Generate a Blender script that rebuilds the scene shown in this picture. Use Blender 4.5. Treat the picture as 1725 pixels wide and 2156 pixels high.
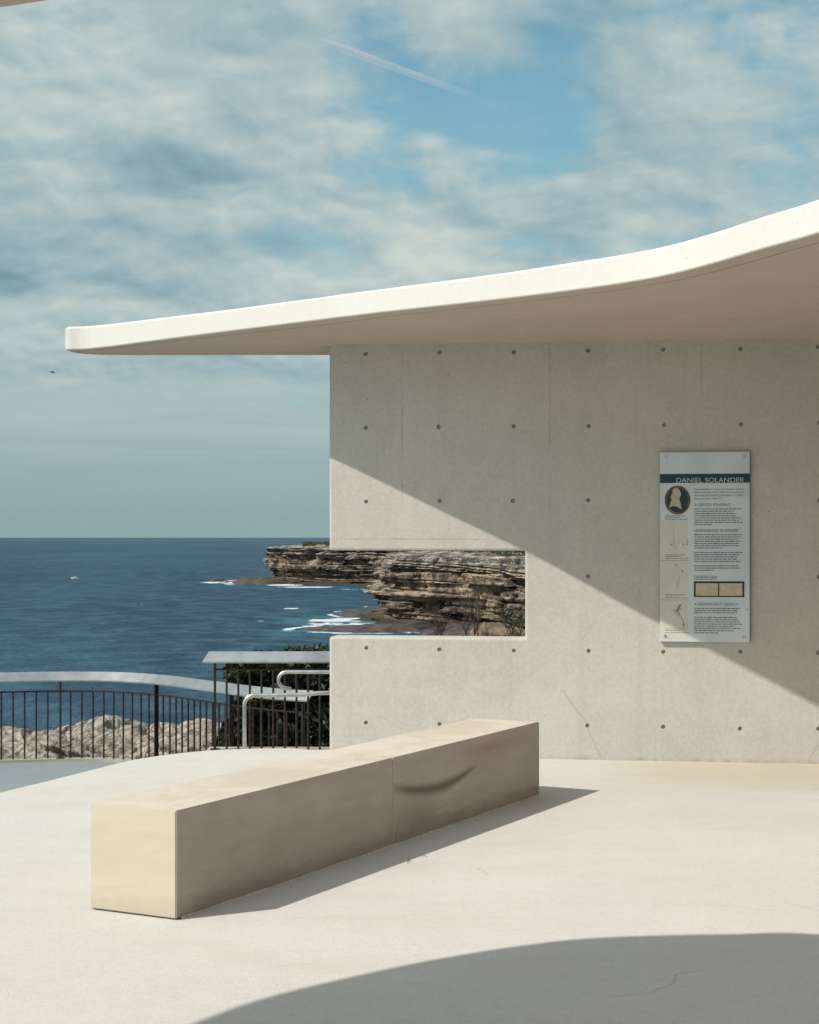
import bpy, bmesh, math, random
import numpy as np
from mathutils import Vector, Matrix
R = math.radians
random.seed(7)
rng = np.random.default_rng(11)
for o in list(bpy.data.objects): bpy.data.objects.remove(o)
SC = bpy.context.scene
COL = SC.collection

# ------------------------------------------------------------------ camera
EYE = 1.78                       # eye height above the plaza, metres
F, CX, CY = 3560.0, 862.5, 1131.0
cam = bpy.data.cameras.new('camera'); cam_ob = bpy.data.objects.new('camera', cam); COL.objects.link(cam_ob)
cam_ob.location = (0, 0, EYE); cam_ob.rotation_euler = (R(90), 0, 0)
cam.sensor_width = 36; cam.lens = F/2156*36; cam.shift_y = 53/2156
cam.clip_start = .1; cam.clip_end = 200000
SC.camera = cam_ob

# ------------------------------------------------------------------ node helpers
class NT:
    def __init__(s, nt): s.nt = nt; s.n = nt.nodes; s.l = nt.links
    def new(s, t, **kw):
        n = s.n.new(t)
        for k, v in kw.items(): setattr(n, k, v)
        return n
    def put(s, sock, v):
        if v is None: return
        if isinstance(v, bpy.types.NodeSocket): s.l.new(v, sock)
        elif isinstance(v, (tuple, list)) and sock.type == 'RGBA' and len(v) == 3: sock.default_value = (*v, 1)
        else: sock.default_value = v
    def m(s, op, a, b=None, c=None, clamp=False):
        n = s.new('ShaderNodeMath', operation=op, use_clamp=clamp)
        s.put(n.inputs[0], a); s.put(n.inputs[1], b); s.put(n.inputs[2], c)
        return n.outputs[0]
    def ramp(s, v, lo, hi, a=0., b=1., smooth=True):
        n = s.new('ShaderNodeMapRange', interpolation_type='SMOOTHSTEP' if smooth else 'LINEAR')
        s.put(n.inputs['Value'], v); s.put(n.inputs['From Min'], lo); s.put(n.inputs['From Max'], hi)
        s.put(n.inputs['To Min'], a); s.put(n.inputs['To Max'], b)
        return n.outputs['Result']
    def mix(s, f, a, b, mode='MIX'):
        n = s.new('ShaderNodeMix', data_type='RGBA', blend_type=mode)
        s.put(n.inputs[0], f); s.put(n.inputs[6], a); s.put(n.inputs[7], b)
        return n.outputs[2]
    def comb(s, x, y, z):
        n = s.new('ShaderNodeCombineXYZ')
        for i, v in enumerate((x, y, z)): s.put(n.inputs[i], v)
        return n.outputs[0]
    def sep(s, v):
        n = s.new('ShaderNodeSeparateXYZ'); s.l.new(v, n.inputs[0]); return n.outputs[0], n.outputs[1], n.outputs[2]
    def noise(s, vec, scale, detail=4, rough=.55, dist=0., out=0):
        n = s.new('ShaderNodeTexNoise'); s.put(n.inputs['Vector'], vec)
        n.inputs['Scale'].default_value = scale; n.inputs['Detail'].default_value = detail
        n.inputs['Roughness'].default_value = rough; n.inputs['Distortion'].default_value = dist
        return n.outputs[out]
    def scale(s, vec, sc):
        n = s.new('ShaderNodeVectorMath', operation='MULTIPLY'); s.put(n.inputs[0], vec); n.inputs[1].default_value = sc
        return n.outputs[0]
    def bump(s, h, strength, dist, normal=None):
        n = s.new('ShaderNodeBump'); s.put(n.inputs['Height'], h); n.inputs['Strength'].default_value = strength
        n.inputs['Distance'].default_value = dist
        if normal: s.l.new(normal, n.inputs['Normal'])
        return n.outputs[0]
    def seg(s, x, y, a, b):
        """distance from (x,y) to the segment a-b"""
        dx, dy = b[0]-a[0], b[1]-a[1]; L2 = dx*dx+dy*dy
        px = s.m('SUBTRACT', x, a[0]); py = s.m('SUBTRACT', y, a[1])
        t = s.m('MULTIPLY', s.m('ADD', s.m('MULTIPLY', px, dx), s.m('MULTIPLY', py, dy)), 1/L2, clamp=True)
        ex = s.m('SUBTRACT', px, s.m('MULTIPLY', t, dx)); ey = s.m('SUBTRACT', py, s.m('MULTIPLY', t, dy))
        return s.m('SQRT', s.m('ADD', s.m('MULTIPLY', ex, ex), s.m('MULTIPLY', ey, ey)))
    def poly(s, x, y, pts):
        d = None
        for a, b in zip(pts, pts[1:]):
            e = s.seg(x, y, a, b); d = e if d is None else s.m('MINIMUM', d, e)
        return d
    def blob(s, x, y, cx, cy, rx, ry, p=1.):
        ex = s.m('DIVIDE', s.m('SUBTRACT', x, cx), rx); ey = s.m('DIVIDE', s.m('SUBTRACT', y, cy), ry)
        q = s.m('ADD', s.m('MULTIPLY', ex, ex), s.m('MULTIPLY', ey, ey))
        return s.m('POWER', 2.718, s.m('MULTIPLY', q, -p))

# ------------------------------------------------------------------ sky
SUN_DIR = Vector((-.887, -.474, 1.0)).normalized()      # towards the sun
el_s = math.asin(SUN_DIR.z); az_s = math.atan2(SUN_DIR.x, SUN_DIR.y)
world = bpy.data.worlds.new('World'); SC.world = world; world.use_nodes = True
W = NT(world.node_tree); W.n.clear()
STR = .1
bg = W.new('ShaderNodeBackground'); bg.inputs[1].default_value = STR
wo = W.new('ShaderNodeOutputWorld'); W.l.new(bg.outputs[0], wo.inputs[0])
sky = W.new('ShaderNodeTexSky', sky_type='NISHITA', sun_disc=False)
sky.sun_elevation = el_s; sky.sun_rotation = az_s; sky.altitude = 30; sky.air_density = 1.0; sky.dust_density = 1.0; sky.ozone_density = 1.0
tc = W.new('ShaderNodeTexCoord')
dx, dy, dz = W.sep(tc.outputs['Generated'])
az = W.m('ARCTAN2', dx, dy); el = W.m('ARCSINE', dz)
A = lambda px: math.atan((px-CX)/F)                      # photo column -> compass bearing
E = lambda py: math.atan((CY-py)/F)                      # photo row -> height above the horizon
kk = W.m('DIVIDE', 1.0, W.m('ADD', W.m('MAXIMUM', dz, 0.0), .34))      # a flat cloud deck seen in perspective
p = W.comb(W.m('MULTIPLY', dx, kk), W.m('MULTIPLY', dy, kk), 0.0)
warp = W.noise(p, 9, 3, .5, out=1)
wv = W.new('ShaderNodeVectorMath', operation='MULTIPLY_ADD'); W.l.new(warp, wv.inputs[0]); wv.inputs[1].default_value = (.045, .045, 0); W.l.new(p, wv.inputs[2])
pw = wv.outputs[0]
n_big = W.noise(pw, 4.2, 5, .5)
n_mid = W.noise(pw, 9, 6, .52)
n_fine = W.noise(pw, 32, 5, .55)
def shift(v, d):
    n = W.new('ShaderNodeVectorMath', operation='ADD'); W.l.new(v, n.inputs[0]); n.inputs[1].default_value = d; return n.outputs[0]
relief = W.m('SUBTRACT', n_mid, W.noise(shift(pw, (.009, -.02, 0)), 9, 6, .52))
cov = W.m('ADD', W.m('MULTIPLY', n_big, .55), W.m('ADD', W.m('MULTIPLY', n_mid, .33), W.m('MULTIPLY', n_fine, .12)))
def addb(v, lst):
    for (x, y, rx, ry, a) in lst:
        v = W.m('ADD', v, W.m('MULTIPLY', W.blob(az, el, A(x), E(y), rx/F, ry/F), a))
    return v
# thin spots where the blue shows, and the thicker banks round them
cov = addb(cov, [(790, 60, 110, 60, -.14), (950, 225, 200, 80, -.19), (1120, 290, 140, 80, -.18), (560, 165, 130, 40, -.07), (1160, 110, 80, 50, -.1),
                 (900, 395, 210, 45, -.12), (720, 330, 130, 35, -.09), (1180, 520, 260, 25, -.08), (1560, 160, 260, 120, .06),
                 (820, 560, 160, 70, .16), (320, 430, 330, 110, .14), (200, 230, 300, 110, .12), (1400, 380, 330, 120, .14),
                 (300, 700, 500, 90, .22), (500, 60, 200, 60, .08)])
mask = W.ramp(cov, .36, .53, .16, 1)
# shade inside the clouds
br = W.m('ADD', W.m('ADD', .5, W.m('MULTIPLY', relief, .95)), W.m('MULTIPLY', W.m('SUBTRACT', W.noise(shift(pw, (3, 5, 1)), 5.6, 6, .5), .5), 1.0))
br = addb(br, [(30, 585, 120, 75, -.3), (400, 365, 220, 45, -.10), (600, 520, 70, 35, -.2), (320, 610, 150, 45, -.2), (350, 775, 130, 30, -.25),
               (835, 525, 45, 35, .2), (900, 560, 60, 30, .15), (350, 430, 180, 35, .12), (110, 470, 150, 35, .08), (620, 450, 200, 35, .1), (1400, 300, 350, 130, .0), (550, 330, 110, 35, .1),
               (30, 660, 90, 22, .12), (60, 60, 200, 90, -.05), (420, 530, 70, 40, -.08), (900, 480, 200, 40, .05)])
br = W.ramp(br, .06, .80, smooth=False)
cr = W.new('ShaderNodeValToRGB'); W.l.new(br, cr.inputs[0])
cr.color_ramp.elements[0].color = (1.9, 3.1, 3.6, 1); cr.color_ramp.elements[1].color = (5.9, 6.55, 6.15, 1)
e = cr.color_ramp.elements.new(.45); e.color = (3.3, 4.65, 5.0, 1)
skc = W.mix(1.0, sky.outputs[0], (.86, 1.32, 1.16), 'MULTIPLY')
col = W.mix(mask, skc, cr.outputs[0])
# hazy bank over the sea
hz_n = W.noise(W.comb(W.m('MULTIPLY', az, .5), W.m('MULTIPLY', el, 6.), 3.0), 7, 4, .55)
hz = W.ramp(W.m('ADD', el, W.m('MULTIPLY', W.m('SUBTRACT', hz_n, .5), .03)), E(905), E(735), 1, 0)
hcol = W.mix(W.ramp(el, 0, E(850)), (2.65, 3.85, 3.9), (4.1, 5.2, 5.15))
hcol = W.mix(W.ramp(hz_n, .42, .66, 0, .55), hcol, (2.9, 4.1, 4.45))
col = W.mix(hz, col, hcol)
# clouds near the sun glow, boosted out of view for more fill light
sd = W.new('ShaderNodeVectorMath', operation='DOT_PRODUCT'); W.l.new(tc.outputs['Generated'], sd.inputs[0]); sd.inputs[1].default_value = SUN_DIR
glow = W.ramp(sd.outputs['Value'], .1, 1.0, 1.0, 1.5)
col = W.mix(W.ramp(el, .34, .7), col, W.mix(1.0, col, (1.22, 1.04, 1.12), 'MULTIPLY'))   # upper sky out of view, tinted and brightened to neutralise the fill
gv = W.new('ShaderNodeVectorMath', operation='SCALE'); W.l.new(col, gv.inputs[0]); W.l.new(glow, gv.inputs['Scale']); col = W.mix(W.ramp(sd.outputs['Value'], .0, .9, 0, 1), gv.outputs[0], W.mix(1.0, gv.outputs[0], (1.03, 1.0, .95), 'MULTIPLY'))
below = W.ramp(el, -.06, -.002, 0, 1)
col = W.mix(below, (.6, 1.0, 1.3), col)
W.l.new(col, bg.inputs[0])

sun = bpy.data.lights.new('sun', 'SUN'); sun.energy = 4.4; sun.angle = R(.55); sun.color = (1, .955, .88)
so = bpy.data.objects.new('sun', sun); COL.objects.link(so)
so.rotation_euler = SUN_DIR.to_track_quat('Z', 'Y').to_euler(); so.location = (-20, -10, 30)
vs = SC.view_settings; vs.view_transform = 'Standard'; vs.look = 'None'; vs.exposure = 0; vs.gamma = 1

# ------------------------------------------------------------------ geometry helpers
def link(o, parent=None):
    COL.objects.link(o)
    if parent: o.parent = parent
    return o
def mesh_ob(name, me, mat=None, parent=None, smooth=False):
    o = bpy.data.objects.new(name, me)
    if mat: me.materials.append(mat)
    if smooth: me.polygons.foreach_set('use_smooth', [True]*len(me.polygons))
    return link(o, parent)
def bm_ob(name, bm, mat=None, parent=None, smooth=False):
    me = bpy.data.meshes.new(name); bm.to_mesh(me); bm.free(); me.update()
    return mesh_ob(name, me, mat, parent, smooth)
def tag(o, label=None, cat=None, group=None, kind=None):
    if label: o['label'] = label
    if cat: o['category'] = cat
    if group: o['group'] = group
    if kind: o['kind'] = kind
    return o
def empty(name, loc, rz=0):
    o = bpy.data.objects.new(name, None); o.location = loc; o.rotation_euler = (0, 0, rz); o.empty_display_size = .2
    return link(o)
def box(bm, x0, x1, y0, y1, z0, z1):
    v = [bm.verts.new(c) for c in ((x0,y0,z0),(x1,y0,z0),(x1,y1,z0),(x0,y1,z0),(x0,y0,z1),(x1,y0,z1),(x1,y1,z1),(x0,y1,z1))]
    for f in ((3,2,1,0),(4,5,6,7),(0,1,5,4),(1,2,6,5),(2,3,7,6),(3,0,4,7)): bm.faces.new([v[i] for i in f])
    return v
def box_ob(name, x0, x1, y0, y1, z0, z1, mat, parent=None, bev=0., seg=2):
    bm = bmesh.new(); box(bm, x0, x1, y0, y1, z0, z1)
    if bev: bmesh.ops.bevel(bm, geom=bm.edges[:], offset=bev, segments=seg, affect='EDGES', profile=.5)
    return bm_ob(name, bm, mat, parent)
def prism(bm, pts, z0, z1):
    b = [bm.verts.new((x, y, z0)) for x, y in pts]; t = [bm.verts.new((x, y, z1)) for x, y in pts]
    bm.faces.new(t); bm.faces.new(b[::-1])
    n = len(pts)
    for i in range(n): bm.faces.new((b[i], b[(i+1) % n], t[(i+1) % n], t[i]))
def tube(bm, pts, rad, n=8, cap=True):
    """swept tube; rad number or list"""
    pts = [Vector(q) for q in pts]
    rads = rad if isinstance(rad, (list, tuple)) else [rad]*len(pts)
    prev = None; up = None
    for i, q in enumerate(pts):
        t = (pts[min(i+1, len(pts)-1)]-pts[max(i-1, 0)]).normalized()
        if up is None:
            up = t.orthogonal().normalized()
        else:
            up = (up - t*up.dot(t))
            up = up.normalized() if up.length > 1e-6 else t.orthogonal().normalized()
        s = t.cross(up)
        ring = [bm.verts.new(q + (up*math.cos(a)+s*math.sin(a))*rads[i]) for a in [2*math.pi*k/n for k in range(n)]]
        if prev:
            for k in range(n): bm.faces.new((prev[k], prev[(k+1) % n], ring[(k+1) % n], ring[k]))
        elif cap: bm.faces.new(ring[::-1])
        prev = ring
    if cap: bm.faces.new(prev)
def catmull(pts, n=8, closed=False):
    P = [np.array(q, float) for q in pts]; out = []
    N = len(P); rngi = range(N if closed else N-1)
    for i in rngi:
        g = (lambda k: P[k % N]) if closed else (lambda k: P[min(max(k, 0), N-1)])
        a, b, c, d = g(i-1), g(i), g(i+1), g(i+2)
        for k in range(n):
            t = k/n
            out.append(.5*((2*b)+(-a+c)*t+(2*a-5*b+4*c-d)*t*t+(-a+3*b-3*c+d)*t**3))
    if not closed: out.append(P[-1])
    return [tuple(q) for q in out]
def floor_pt(x, y, z=0.):
    D = (EYE-z)*F/(y-CY); return ((x-CX)/F*D, D)
def at(x, y, D):
    return Vector(((x-CX)/F*D, D, EYE-(y-CY)/F*D))
# numpy value noise
def _h(ix, iy, iz, seed):
    n = (ix.astype(np.int64)*374761393 + iy.astype(np.int64)*668265263 + iz.astype(np.int64)*1274126177 + seed*974634777) & 0x7fffffff
    n = ((n ^ (n >> 13))*1274126177) & 0x7fffffff
    return ((n ^ (n >> 16)) & 0xffff)/65535.
def vnoise(x, y, z=0., seed=0):
    x, y, z = np.broadcast_arrays(np.asarray(x, float), np.asarray(y, float), np.asarray(z, float))
    ix, iy, iz = np.floor(x), np.floor(y), np.floor(z); fx, fy, fz = x-ix, y-iy, z-iz
    fx, fy, fz = [f*f*(3-2*f) for f in (fx, fy, fz)]; r = 0
    for a in (0, 1):
        for b in (0, 1):
            for c in (0, 1):
                r = r + _h(ix+a, iy+b, iz+c, seed)*(fx if a else 1-fx)*(fy if b else 1-fy)*(fz if c else 1-fz)
    return r*2-1
def fbm(x, y, z=0., oct=4, seed=0, gain=.5):
    r = 0; a = 1; s = 0
    for i in range(oct):
        k = 2.03**i; r = r + a*vnoise(np.asarray(x)*k, np.asarray(y)*k, np.asarray(z)*k, seed+i*17); s += a; a *= gain
    return r/s
def grid_mesh(name, X, Y, Z, closed_u=False):
    nr, nc = X.shape
    me = bpy.data.meshes.new(name)
    co = np.stack([X, Y, Z], -1).reshape(-1, 3)
    i = np.arange(nr*nc).reshape(nr, nc)
    j = np.roll(i, -1, 1) if closed_u else None
    if closed_u: q = np.stack([i[:-1], j[:-1], j[1:], i[1:]], -1).reshape(-1, 4)
    else: q = np.stack([i[:-1, :-1], i[:-1, 1:], i[1:, 1:], i[1:, :-1]], -1).reshape(-1, 4)
    me.vertices.add(len(co)); me.vertices.foreach_set('co', co.ravel())
    me.loops.add(q.size); me.loops.foreach_set('vertex_index', q.ravel().astype(np.int32))
    me.polygons.add(len(q)); me.polygons.foreach_set('loop_start', np.arange(0, q.size, 4, dtype=np.int32))
    me.update(calc_edges=True); me.validate()
    return me
def add_attr(me, name, arr):
    a = me.attributes.new(name, 'FLOAT', 'POINT'); a.data.foreach_set('value', np.asarray(arr, float).ravel())

# ------------------------------------------------------------------ materials
def mat(name, color=(.5,.5,.5), rough=.6, metal=0., spec=.5):
    m = bpy.data.materials.new(name); m.use_nodes = True
    T = NT(m.node_tree); b = T.n['Principled BSDF']
    b.inputs['Base Color'].default_value = (*color, 1); b.inputs['Roughness'].default_value = rough
    b.inputs['Metallic'].default_value = metal; b.inputs['Specular IOR Level'].default_value = spec
    return m, T, b
def oc(T):
    return T.new('ShaderNodeTexCoord').outputs['Object']

def concrete(name, base, dark, speck=1., kind=None, bumps=.25):
    m, T, b = mat(name, base, .85, 0, .25)
    c = oc(T); x, y, z = T.sep(c)
    big = T.noise(c, .9, 5, .6); mid = T.noise(c, 7, 5, .6); fine = T.noise(c, 130, 3, .7); grit = T.noise(c, 380, 2, .6)
    f = T.m('ADD', T.m('MULTIPLY', big, .4), T.m('ADD', T.m('MULTIPLY', mid, .2), T.m('MULTIPLY', T.noise(c, 28, 4, .75), .4)))
    colr = T.mix(T.ramp(f, .36, .64), dark, base)
    colr = T.mix(T.ramp(fine, .56, .70, 0, .42*speck), colr, (dark[0]*.45, dark[1]*.44, dark[2]*.42))
    colr = T.mix(T.ramp(T.noise(c, 52, 3, .8), .56, .70, 0, .30*min(speck, 1.4)), colr, (dark[0]*.62, dark[1]*.61, dark[2]*.59))
    colr = T.mix(T.ramp(grit, .60, .70, 0, .6*speck), colr, (min(base[0]*1.35, .86), min(base[1]*1.35, .84), min(base[2]*1.35, .8)))
    if kind == 'wall':
        # form joints, dribbled streaks, dark pores, hairline cracks
        wob = T.m('MULTIPLY', T.m('SUBTRACT', T.noise(c, 14, 3), .5), .012)
        for s0 in (.6, 1.8, 3.0, 4.2):
            d = T.m('ABSOLUTE', T.m('SUBTRACT', T.m('ADD', x, wob), s0))
            k = T.m('MULTIPLY', T.ramp(d, .002, .012, 1, 0), T.ramp(T.noise(c, 3.1, 4), .38, .6, .03, .26))
            k = T.m('MULTIPLY', k, T.ramp(z, 1.9, 2.2, .2, 1))
            colr = T.mix(k, colr, (dark[0]*.5, dark[1]*.49, dark[2]*.47))
        d = T.m('ABSOLUTE', T.m('SUBTRACT', T.m('ADD', z, wob), 1.765))
        k = T.m('MULTIPLY', T.ramp(d, .001, .010, 1, 0), T.m('MULTIPLY', T.ramp(x, 1.2, 1.6, 1, 0), T.ramp(T.noise(c, 4, 4), .4, .6, .1, .5)))
        colr = T.mix(k, colr, (dark[0]*.45, dark[1]*.44, dark[2]*.42))
        st = T.noise(T.scale(c, (9, 1, .5)), 1.0, 5, .65)
        colr = T.mix(T.ramp(st, .50, .72, 0, .16), colr, (dark[0]*.7, dark[1]*.69, dark[2]*.66))
        wx = T.m('ADD', x, T.m('MULTIPLY', T.m('SUBTRACT', T.noise(c, 9, 4), .5), .06))
        for pts in ([(1.90, .55), (1.98, .44), (2.08, .32), (2.12, .2), (2.2, .02)], [(3.83, .02), (3.88, .12), (3.97, .22)]):
            k = T.ramp(T.poly(wx, z, pts), .002, .013, .27, 0)
            colr = T.mix(k, colr, (dark[0]*.5, dark[1]*.45, dark[2]*.36))
        foot = T.m('MULTIPLY', T.ramp(z, .0, .05, 1, 0), T.ramp(T.noise(T.scale(c, (1, 1, 2)), 9, 5, .7), .40, .7, .05, .55))
        colr = T.mix(foot, colr, (dark[0]*.5, dark[1]*.46, dark[2]*.38))
        pore = T.new('ShaderNodeTexVoronoi'); T.l.new(c, pore.inputs['Vector']); pore.inputs['Scale'].default_value = 9
        k = T.m('MULTIPLY', T.ramp(pore.outputs['Distance'], .03, .075, 1, 0), T.ramp(T.noise(c, 2.7, 3), .48, .6))
        colr = T.mix(T.m('MULTIPLY', k, .7), colr, (dark[0]*.3, dark[1]*.3, dark[2]*.3))
    if kind == 'floor':
        fx = T.scale(c, (.6, 1.7, 1))
        st = T.noise(fx, 1.3, 6, .62, .4)
        colr = T.mix(T.ramp(st, .46, .72, 0, .26), colr, (dark[0]*.93, dark[1]*.86, dark[2]*.72))
        ex = T.m('ADD', x, T.m('MULTIPLY', T.m('SUBTRACT', T.noise(c, 1.1, 5), .5), 1.3)); ey = T.m('ADD', y, T.m('MULTIPLY', T.m('SUBTRACT', T.noise(c, 1.4, 5, .6, out=0), .5), 1.1))
        stain = T.m('MULTIPLY', T.ramp(ey, 11.6, 12.6), T.ramp(ex, .8, 2.6))
        colr = T.mix(T.m('MULTIPLY', stain, .55), colr, (.46, .40, .27))
        wx = T.m('ADD', x, T.m('MULTIPLY', T.m('SUBTRACT', T.noise(c, 12, 4), .5), .06))
        for pts, w in (([(.78, 6.55), (.93, 6.6), (1.05, 6.74), (1.09, 6.9), (1.22, 6.95)], .006), ([(1.45, 8.2), (1.75, 8.05)], .005), ([(1.82, 8.25), (2.02, 8.0)], .006),
                       ([(.36, 9.1), (.42, 8.9)], .006), ([(-.02, 6.75), (.06, 6.75)], .006)):
            k = T.ramp(T.poly(wx, y, pts), w*.35, w*1.5, .24, 0)
            colr = T.mix(k, colr, (.16, .14, .11))
        pore = T.new('ShaderNodeTexVoronoi'); T.l.new(c, pore.inputs['Vector']); pore.inputs['Scale'].default_value = 5
        k = T.m('MULTIPLY', T.ramp(pore.outputs['Distance'], .02, .05, 1, 0), T.ramp(T.noise(c, 2.1, 3), .5, .6))
        colr = T.mix(T.m('MULTIPLY', k, .6), colr, (.2, .17, .13))
    if kind == 'roof':
        pore = T.new('ShaderNodeTexVoronoi'); T.l.new(c, pore.inputs['Vector']); pore.inputs['Scale'].default_value = 7
        k = T.m('MULTIPLY', T.ramp(pore.outputs['Distance'], .03, .07, 1, 0), T.ramp(T.noise(c, 1.3, 3), .52, .6))
        colr = T.mix(T.m('MULTIPLY', k, .7), colr, (.4, .37, .32))
    T.l.new(colr, b.inputs['Base Color'])
    h = T.m('ADD', T.m('MULTIPLY', fine, .6), T.m('ADD', T.m('MULTIPLY', grit, .25), T.m('MULTIPLY', mid, .5)))
    T.l.new(T.bump(h, bumps, .01), b.inputs['Normal'])
    return m
M_wall = concrete('wall_concrete', (.55, .525, .478), (.455, .43, .39), 1.8, 'wall', .35)
M_roof = concrete('roof_concrete', (.66, .635, .59), (.63, .60, .555), .08, 'roof', .08)
M_soffit = concrete('soffit_bounce_concrete', (.53, .445, .385), (.46, .385, .33), .4, 'roof', .12)  # warm ground bounce is put into the underside's browner colour
M_floor = concrete('plaza_concrete', (.575, .552, .505), (.51, .487, .443), 2.2, 'floor', .35)
M_path = concrete('path_paving', (.24, .27, .28), (.19, .215, .225), .6, None, .2)
M_kerb = concrete('kerb_concrete', (.42, .39, .32), (.33, .3, .25), .5, None, .2)
M_plug = concrete('plug_mortar', (.50, .465, .42), (.36, .335, .30), .5, None, .2)

def sandstone_block():
    m, T, b = mat('bench_sandstone', (.5, .4, .27), .75, 0, .3)
    c = oc(T); x, y, z = T.sep(c)
    n = T.noise(T.scale(c, (.6, .6, 2.6)), 2.6, 6, .6, .6); f = T.noise(c, 160, 3, .7)
    vein = T.noise(T.scale(c, (.5, 1.0, 3.2)), 3.2, 5, .6, 1.6)
    colr = T.mix(T.ramp(n, .35, .66), (.50, .435, .345), (.585, .525, .44))
    colr = T.mix(T.ramp(vein, .53, .68, 0, .3), colr, (.41, .315, .21))
    colr = T.mix(T.ramp(f, .6, .74, 0, .25), colr, (.25, .2, .14))
    # the long face (local y = 0) is toned a darker grey-brown and carries one dark swoosh of a scuff
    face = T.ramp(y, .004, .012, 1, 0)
    side_tone = T.m('MULTIPLY', face, T.ramp(T.noise(T.scale(c, (.9, 1, 1.6)), 2.2, 5, .6), .3, .62, .5, .7))
    colr = T.mix(side_tone, colr, (.33, .28, .235))
    wz = T.m('ADD', z, T.m('MULTIPLY', T.m('SUBTRACT', T.noise(T.scale(c, (1, 1, 1)), 3, 2), .5), .02))
    xq = T.m('SUBTRACT', x, 2.72); d = T.m('ABSOLUTE', T.m('SUBTRACT', wz, T.m('ADD', .262, T.m('MULTIPLY', T.m('MULTIPLY', xq, xq), .225))))
    wid = T.m('MULTIPLY', T.ramp(x, 2.15, 2.9, .030, .040, False), T.ramp(x, 2.85, 3.3, 1, .2, False))
    sc = T.m('MULTIPLY', T.ramp(T.m('DIVIDE', d, wid), .0, 1.5, .72, 0), T.m('MULTIPLY', T.ramp(x, 2.15, 2.35, .5, 1), T.ramp(x, 3.1, 3.34, 1, 0)))
    sc = T.m('MULTIPLY', T.m('MULTIPLY', sc, face), T.ramp(x, 2.1425, 2.15, 0, 1))
    colr = T.mix(sc, colr, (.055, .045, .035))
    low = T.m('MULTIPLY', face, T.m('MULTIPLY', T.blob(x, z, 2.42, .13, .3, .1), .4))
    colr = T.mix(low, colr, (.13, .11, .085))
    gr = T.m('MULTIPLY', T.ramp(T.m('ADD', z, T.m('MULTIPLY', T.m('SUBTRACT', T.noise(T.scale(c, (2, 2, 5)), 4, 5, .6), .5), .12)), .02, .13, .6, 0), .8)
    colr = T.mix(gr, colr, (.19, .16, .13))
    rust = T.m('MULTIPLY', face, T.m('MULTIPLY', T.blob(x, z, 3.5, .43, .42, .05), .5))
    colr = T.mix(rust, colr, (.30, .19, .11))
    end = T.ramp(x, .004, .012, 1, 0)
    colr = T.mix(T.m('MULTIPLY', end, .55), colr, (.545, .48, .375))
    T.l.new(colr, b.inputs['Base Color'])
    T.l.new(T.bump(T.m('ADD', T.m('MULTIPLY', f, .4), n), .15, .01), b.inputs['Normal'])
    return m
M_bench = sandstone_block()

def cliff_mat(name='cliff_sandstone', s=1.0, z_light=-8.5, near=False):
    m, T, b = mat(name, (.4, .3, .2), .9, 0, .2)
    g = T.new('ShaderNodeNewGeometry'); c = T.scale(g.outputs['Position'], (s, s, s)) ; x, y, z = T.sep(g.outputs['Position'])
    lam = T.noise(T.scale(c, (.06, .06, .7)), 1.0, 6, .72, .6)
    blot = T.noise(c, .12, 5, .6); blot2 = T.noise(c, .5, 5, .65)
    streak = T.noise(T.scale(c, (1.1, .5, .09)), 1.0, 4, .6)
    colr = T.mix(T.ramp(blot2, .35, .65), (.22, .155, .105), (.46, .345, .235))
    colr = T.mix(T.ramp(lam, .40, .62, 0, .8), colr, (.13, .10, .075))
    if near:
        colr = T.mix(.7, colr, (.46, .42, .355))
    else:
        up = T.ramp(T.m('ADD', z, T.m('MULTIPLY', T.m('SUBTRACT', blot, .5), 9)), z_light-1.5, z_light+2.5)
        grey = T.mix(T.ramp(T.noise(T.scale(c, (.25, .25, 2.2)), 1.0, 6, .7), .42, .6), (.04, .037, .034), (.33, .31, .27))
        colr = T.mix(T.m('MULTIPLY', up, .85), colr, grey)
    colr = T.mix(T.ramp(T.m('ADD', T.m('MULTIPLY', blot, .5), T.m('MULTIPLY', blot2, .5)),   .465, .545, 0, .95 if not near else .35), colr, (.05, .042, .035))
    colr = T.mix(T.ramp(streak, .52, .66, 0, .85 if not near else .3), colr, (.05, .044, .038))
    if not near:
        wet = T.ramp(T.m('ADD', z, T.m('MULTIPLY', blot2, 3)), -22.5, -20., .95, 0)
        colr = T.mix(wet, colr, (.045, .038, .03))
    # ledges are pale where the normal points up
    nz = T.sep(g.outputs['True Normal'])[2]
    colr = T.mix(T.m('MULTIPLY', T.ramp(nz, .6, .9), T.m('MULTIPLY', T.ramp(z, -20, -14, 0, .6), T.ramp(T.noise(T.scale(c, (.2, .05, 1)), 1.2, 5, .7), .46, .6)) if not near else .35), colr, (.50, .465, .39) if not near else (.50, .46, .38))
    if near:
        rot = T.new('ShaderNodeVectorRotate'); T.l.new(c, rot.inputs['Vector']); rot.inputs['Axis'].default_value = (0, 1, 0); rot.inputs['Angle'].default_value = .45
        ck = T.noise(T.scale(rot.outputs[0], (.35, .4, 2.2)), 1.5, 6, .7, .8)
        ck = T.m('ABSOLUTE', T.m('SUBTRACT', ck, .5))
        colr = T.mix(T.ramp(ck, .004, .045, .85, 0), colr, (.08, .062, .048))
        colr = T.mix(T.ramp(T.noise(c, 3.2, 6, .75), .50, .66, 0, .75), colr, (.24, .20, .155))
    T.l.new(colr, b.inputs['Base Color'])
    h = T.noise(T.scale(c, (.5, .5, 2.5)), 1.0 if not near else 4., 7, .7)
    T.l.new(T.bump(h, .9, .5 if not near else .08), b.inputs['Normal'])
    return m
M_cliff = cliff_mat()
M_rock = cliff_mat('outcrop_sandstone', 2.2, near=True)
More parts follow.
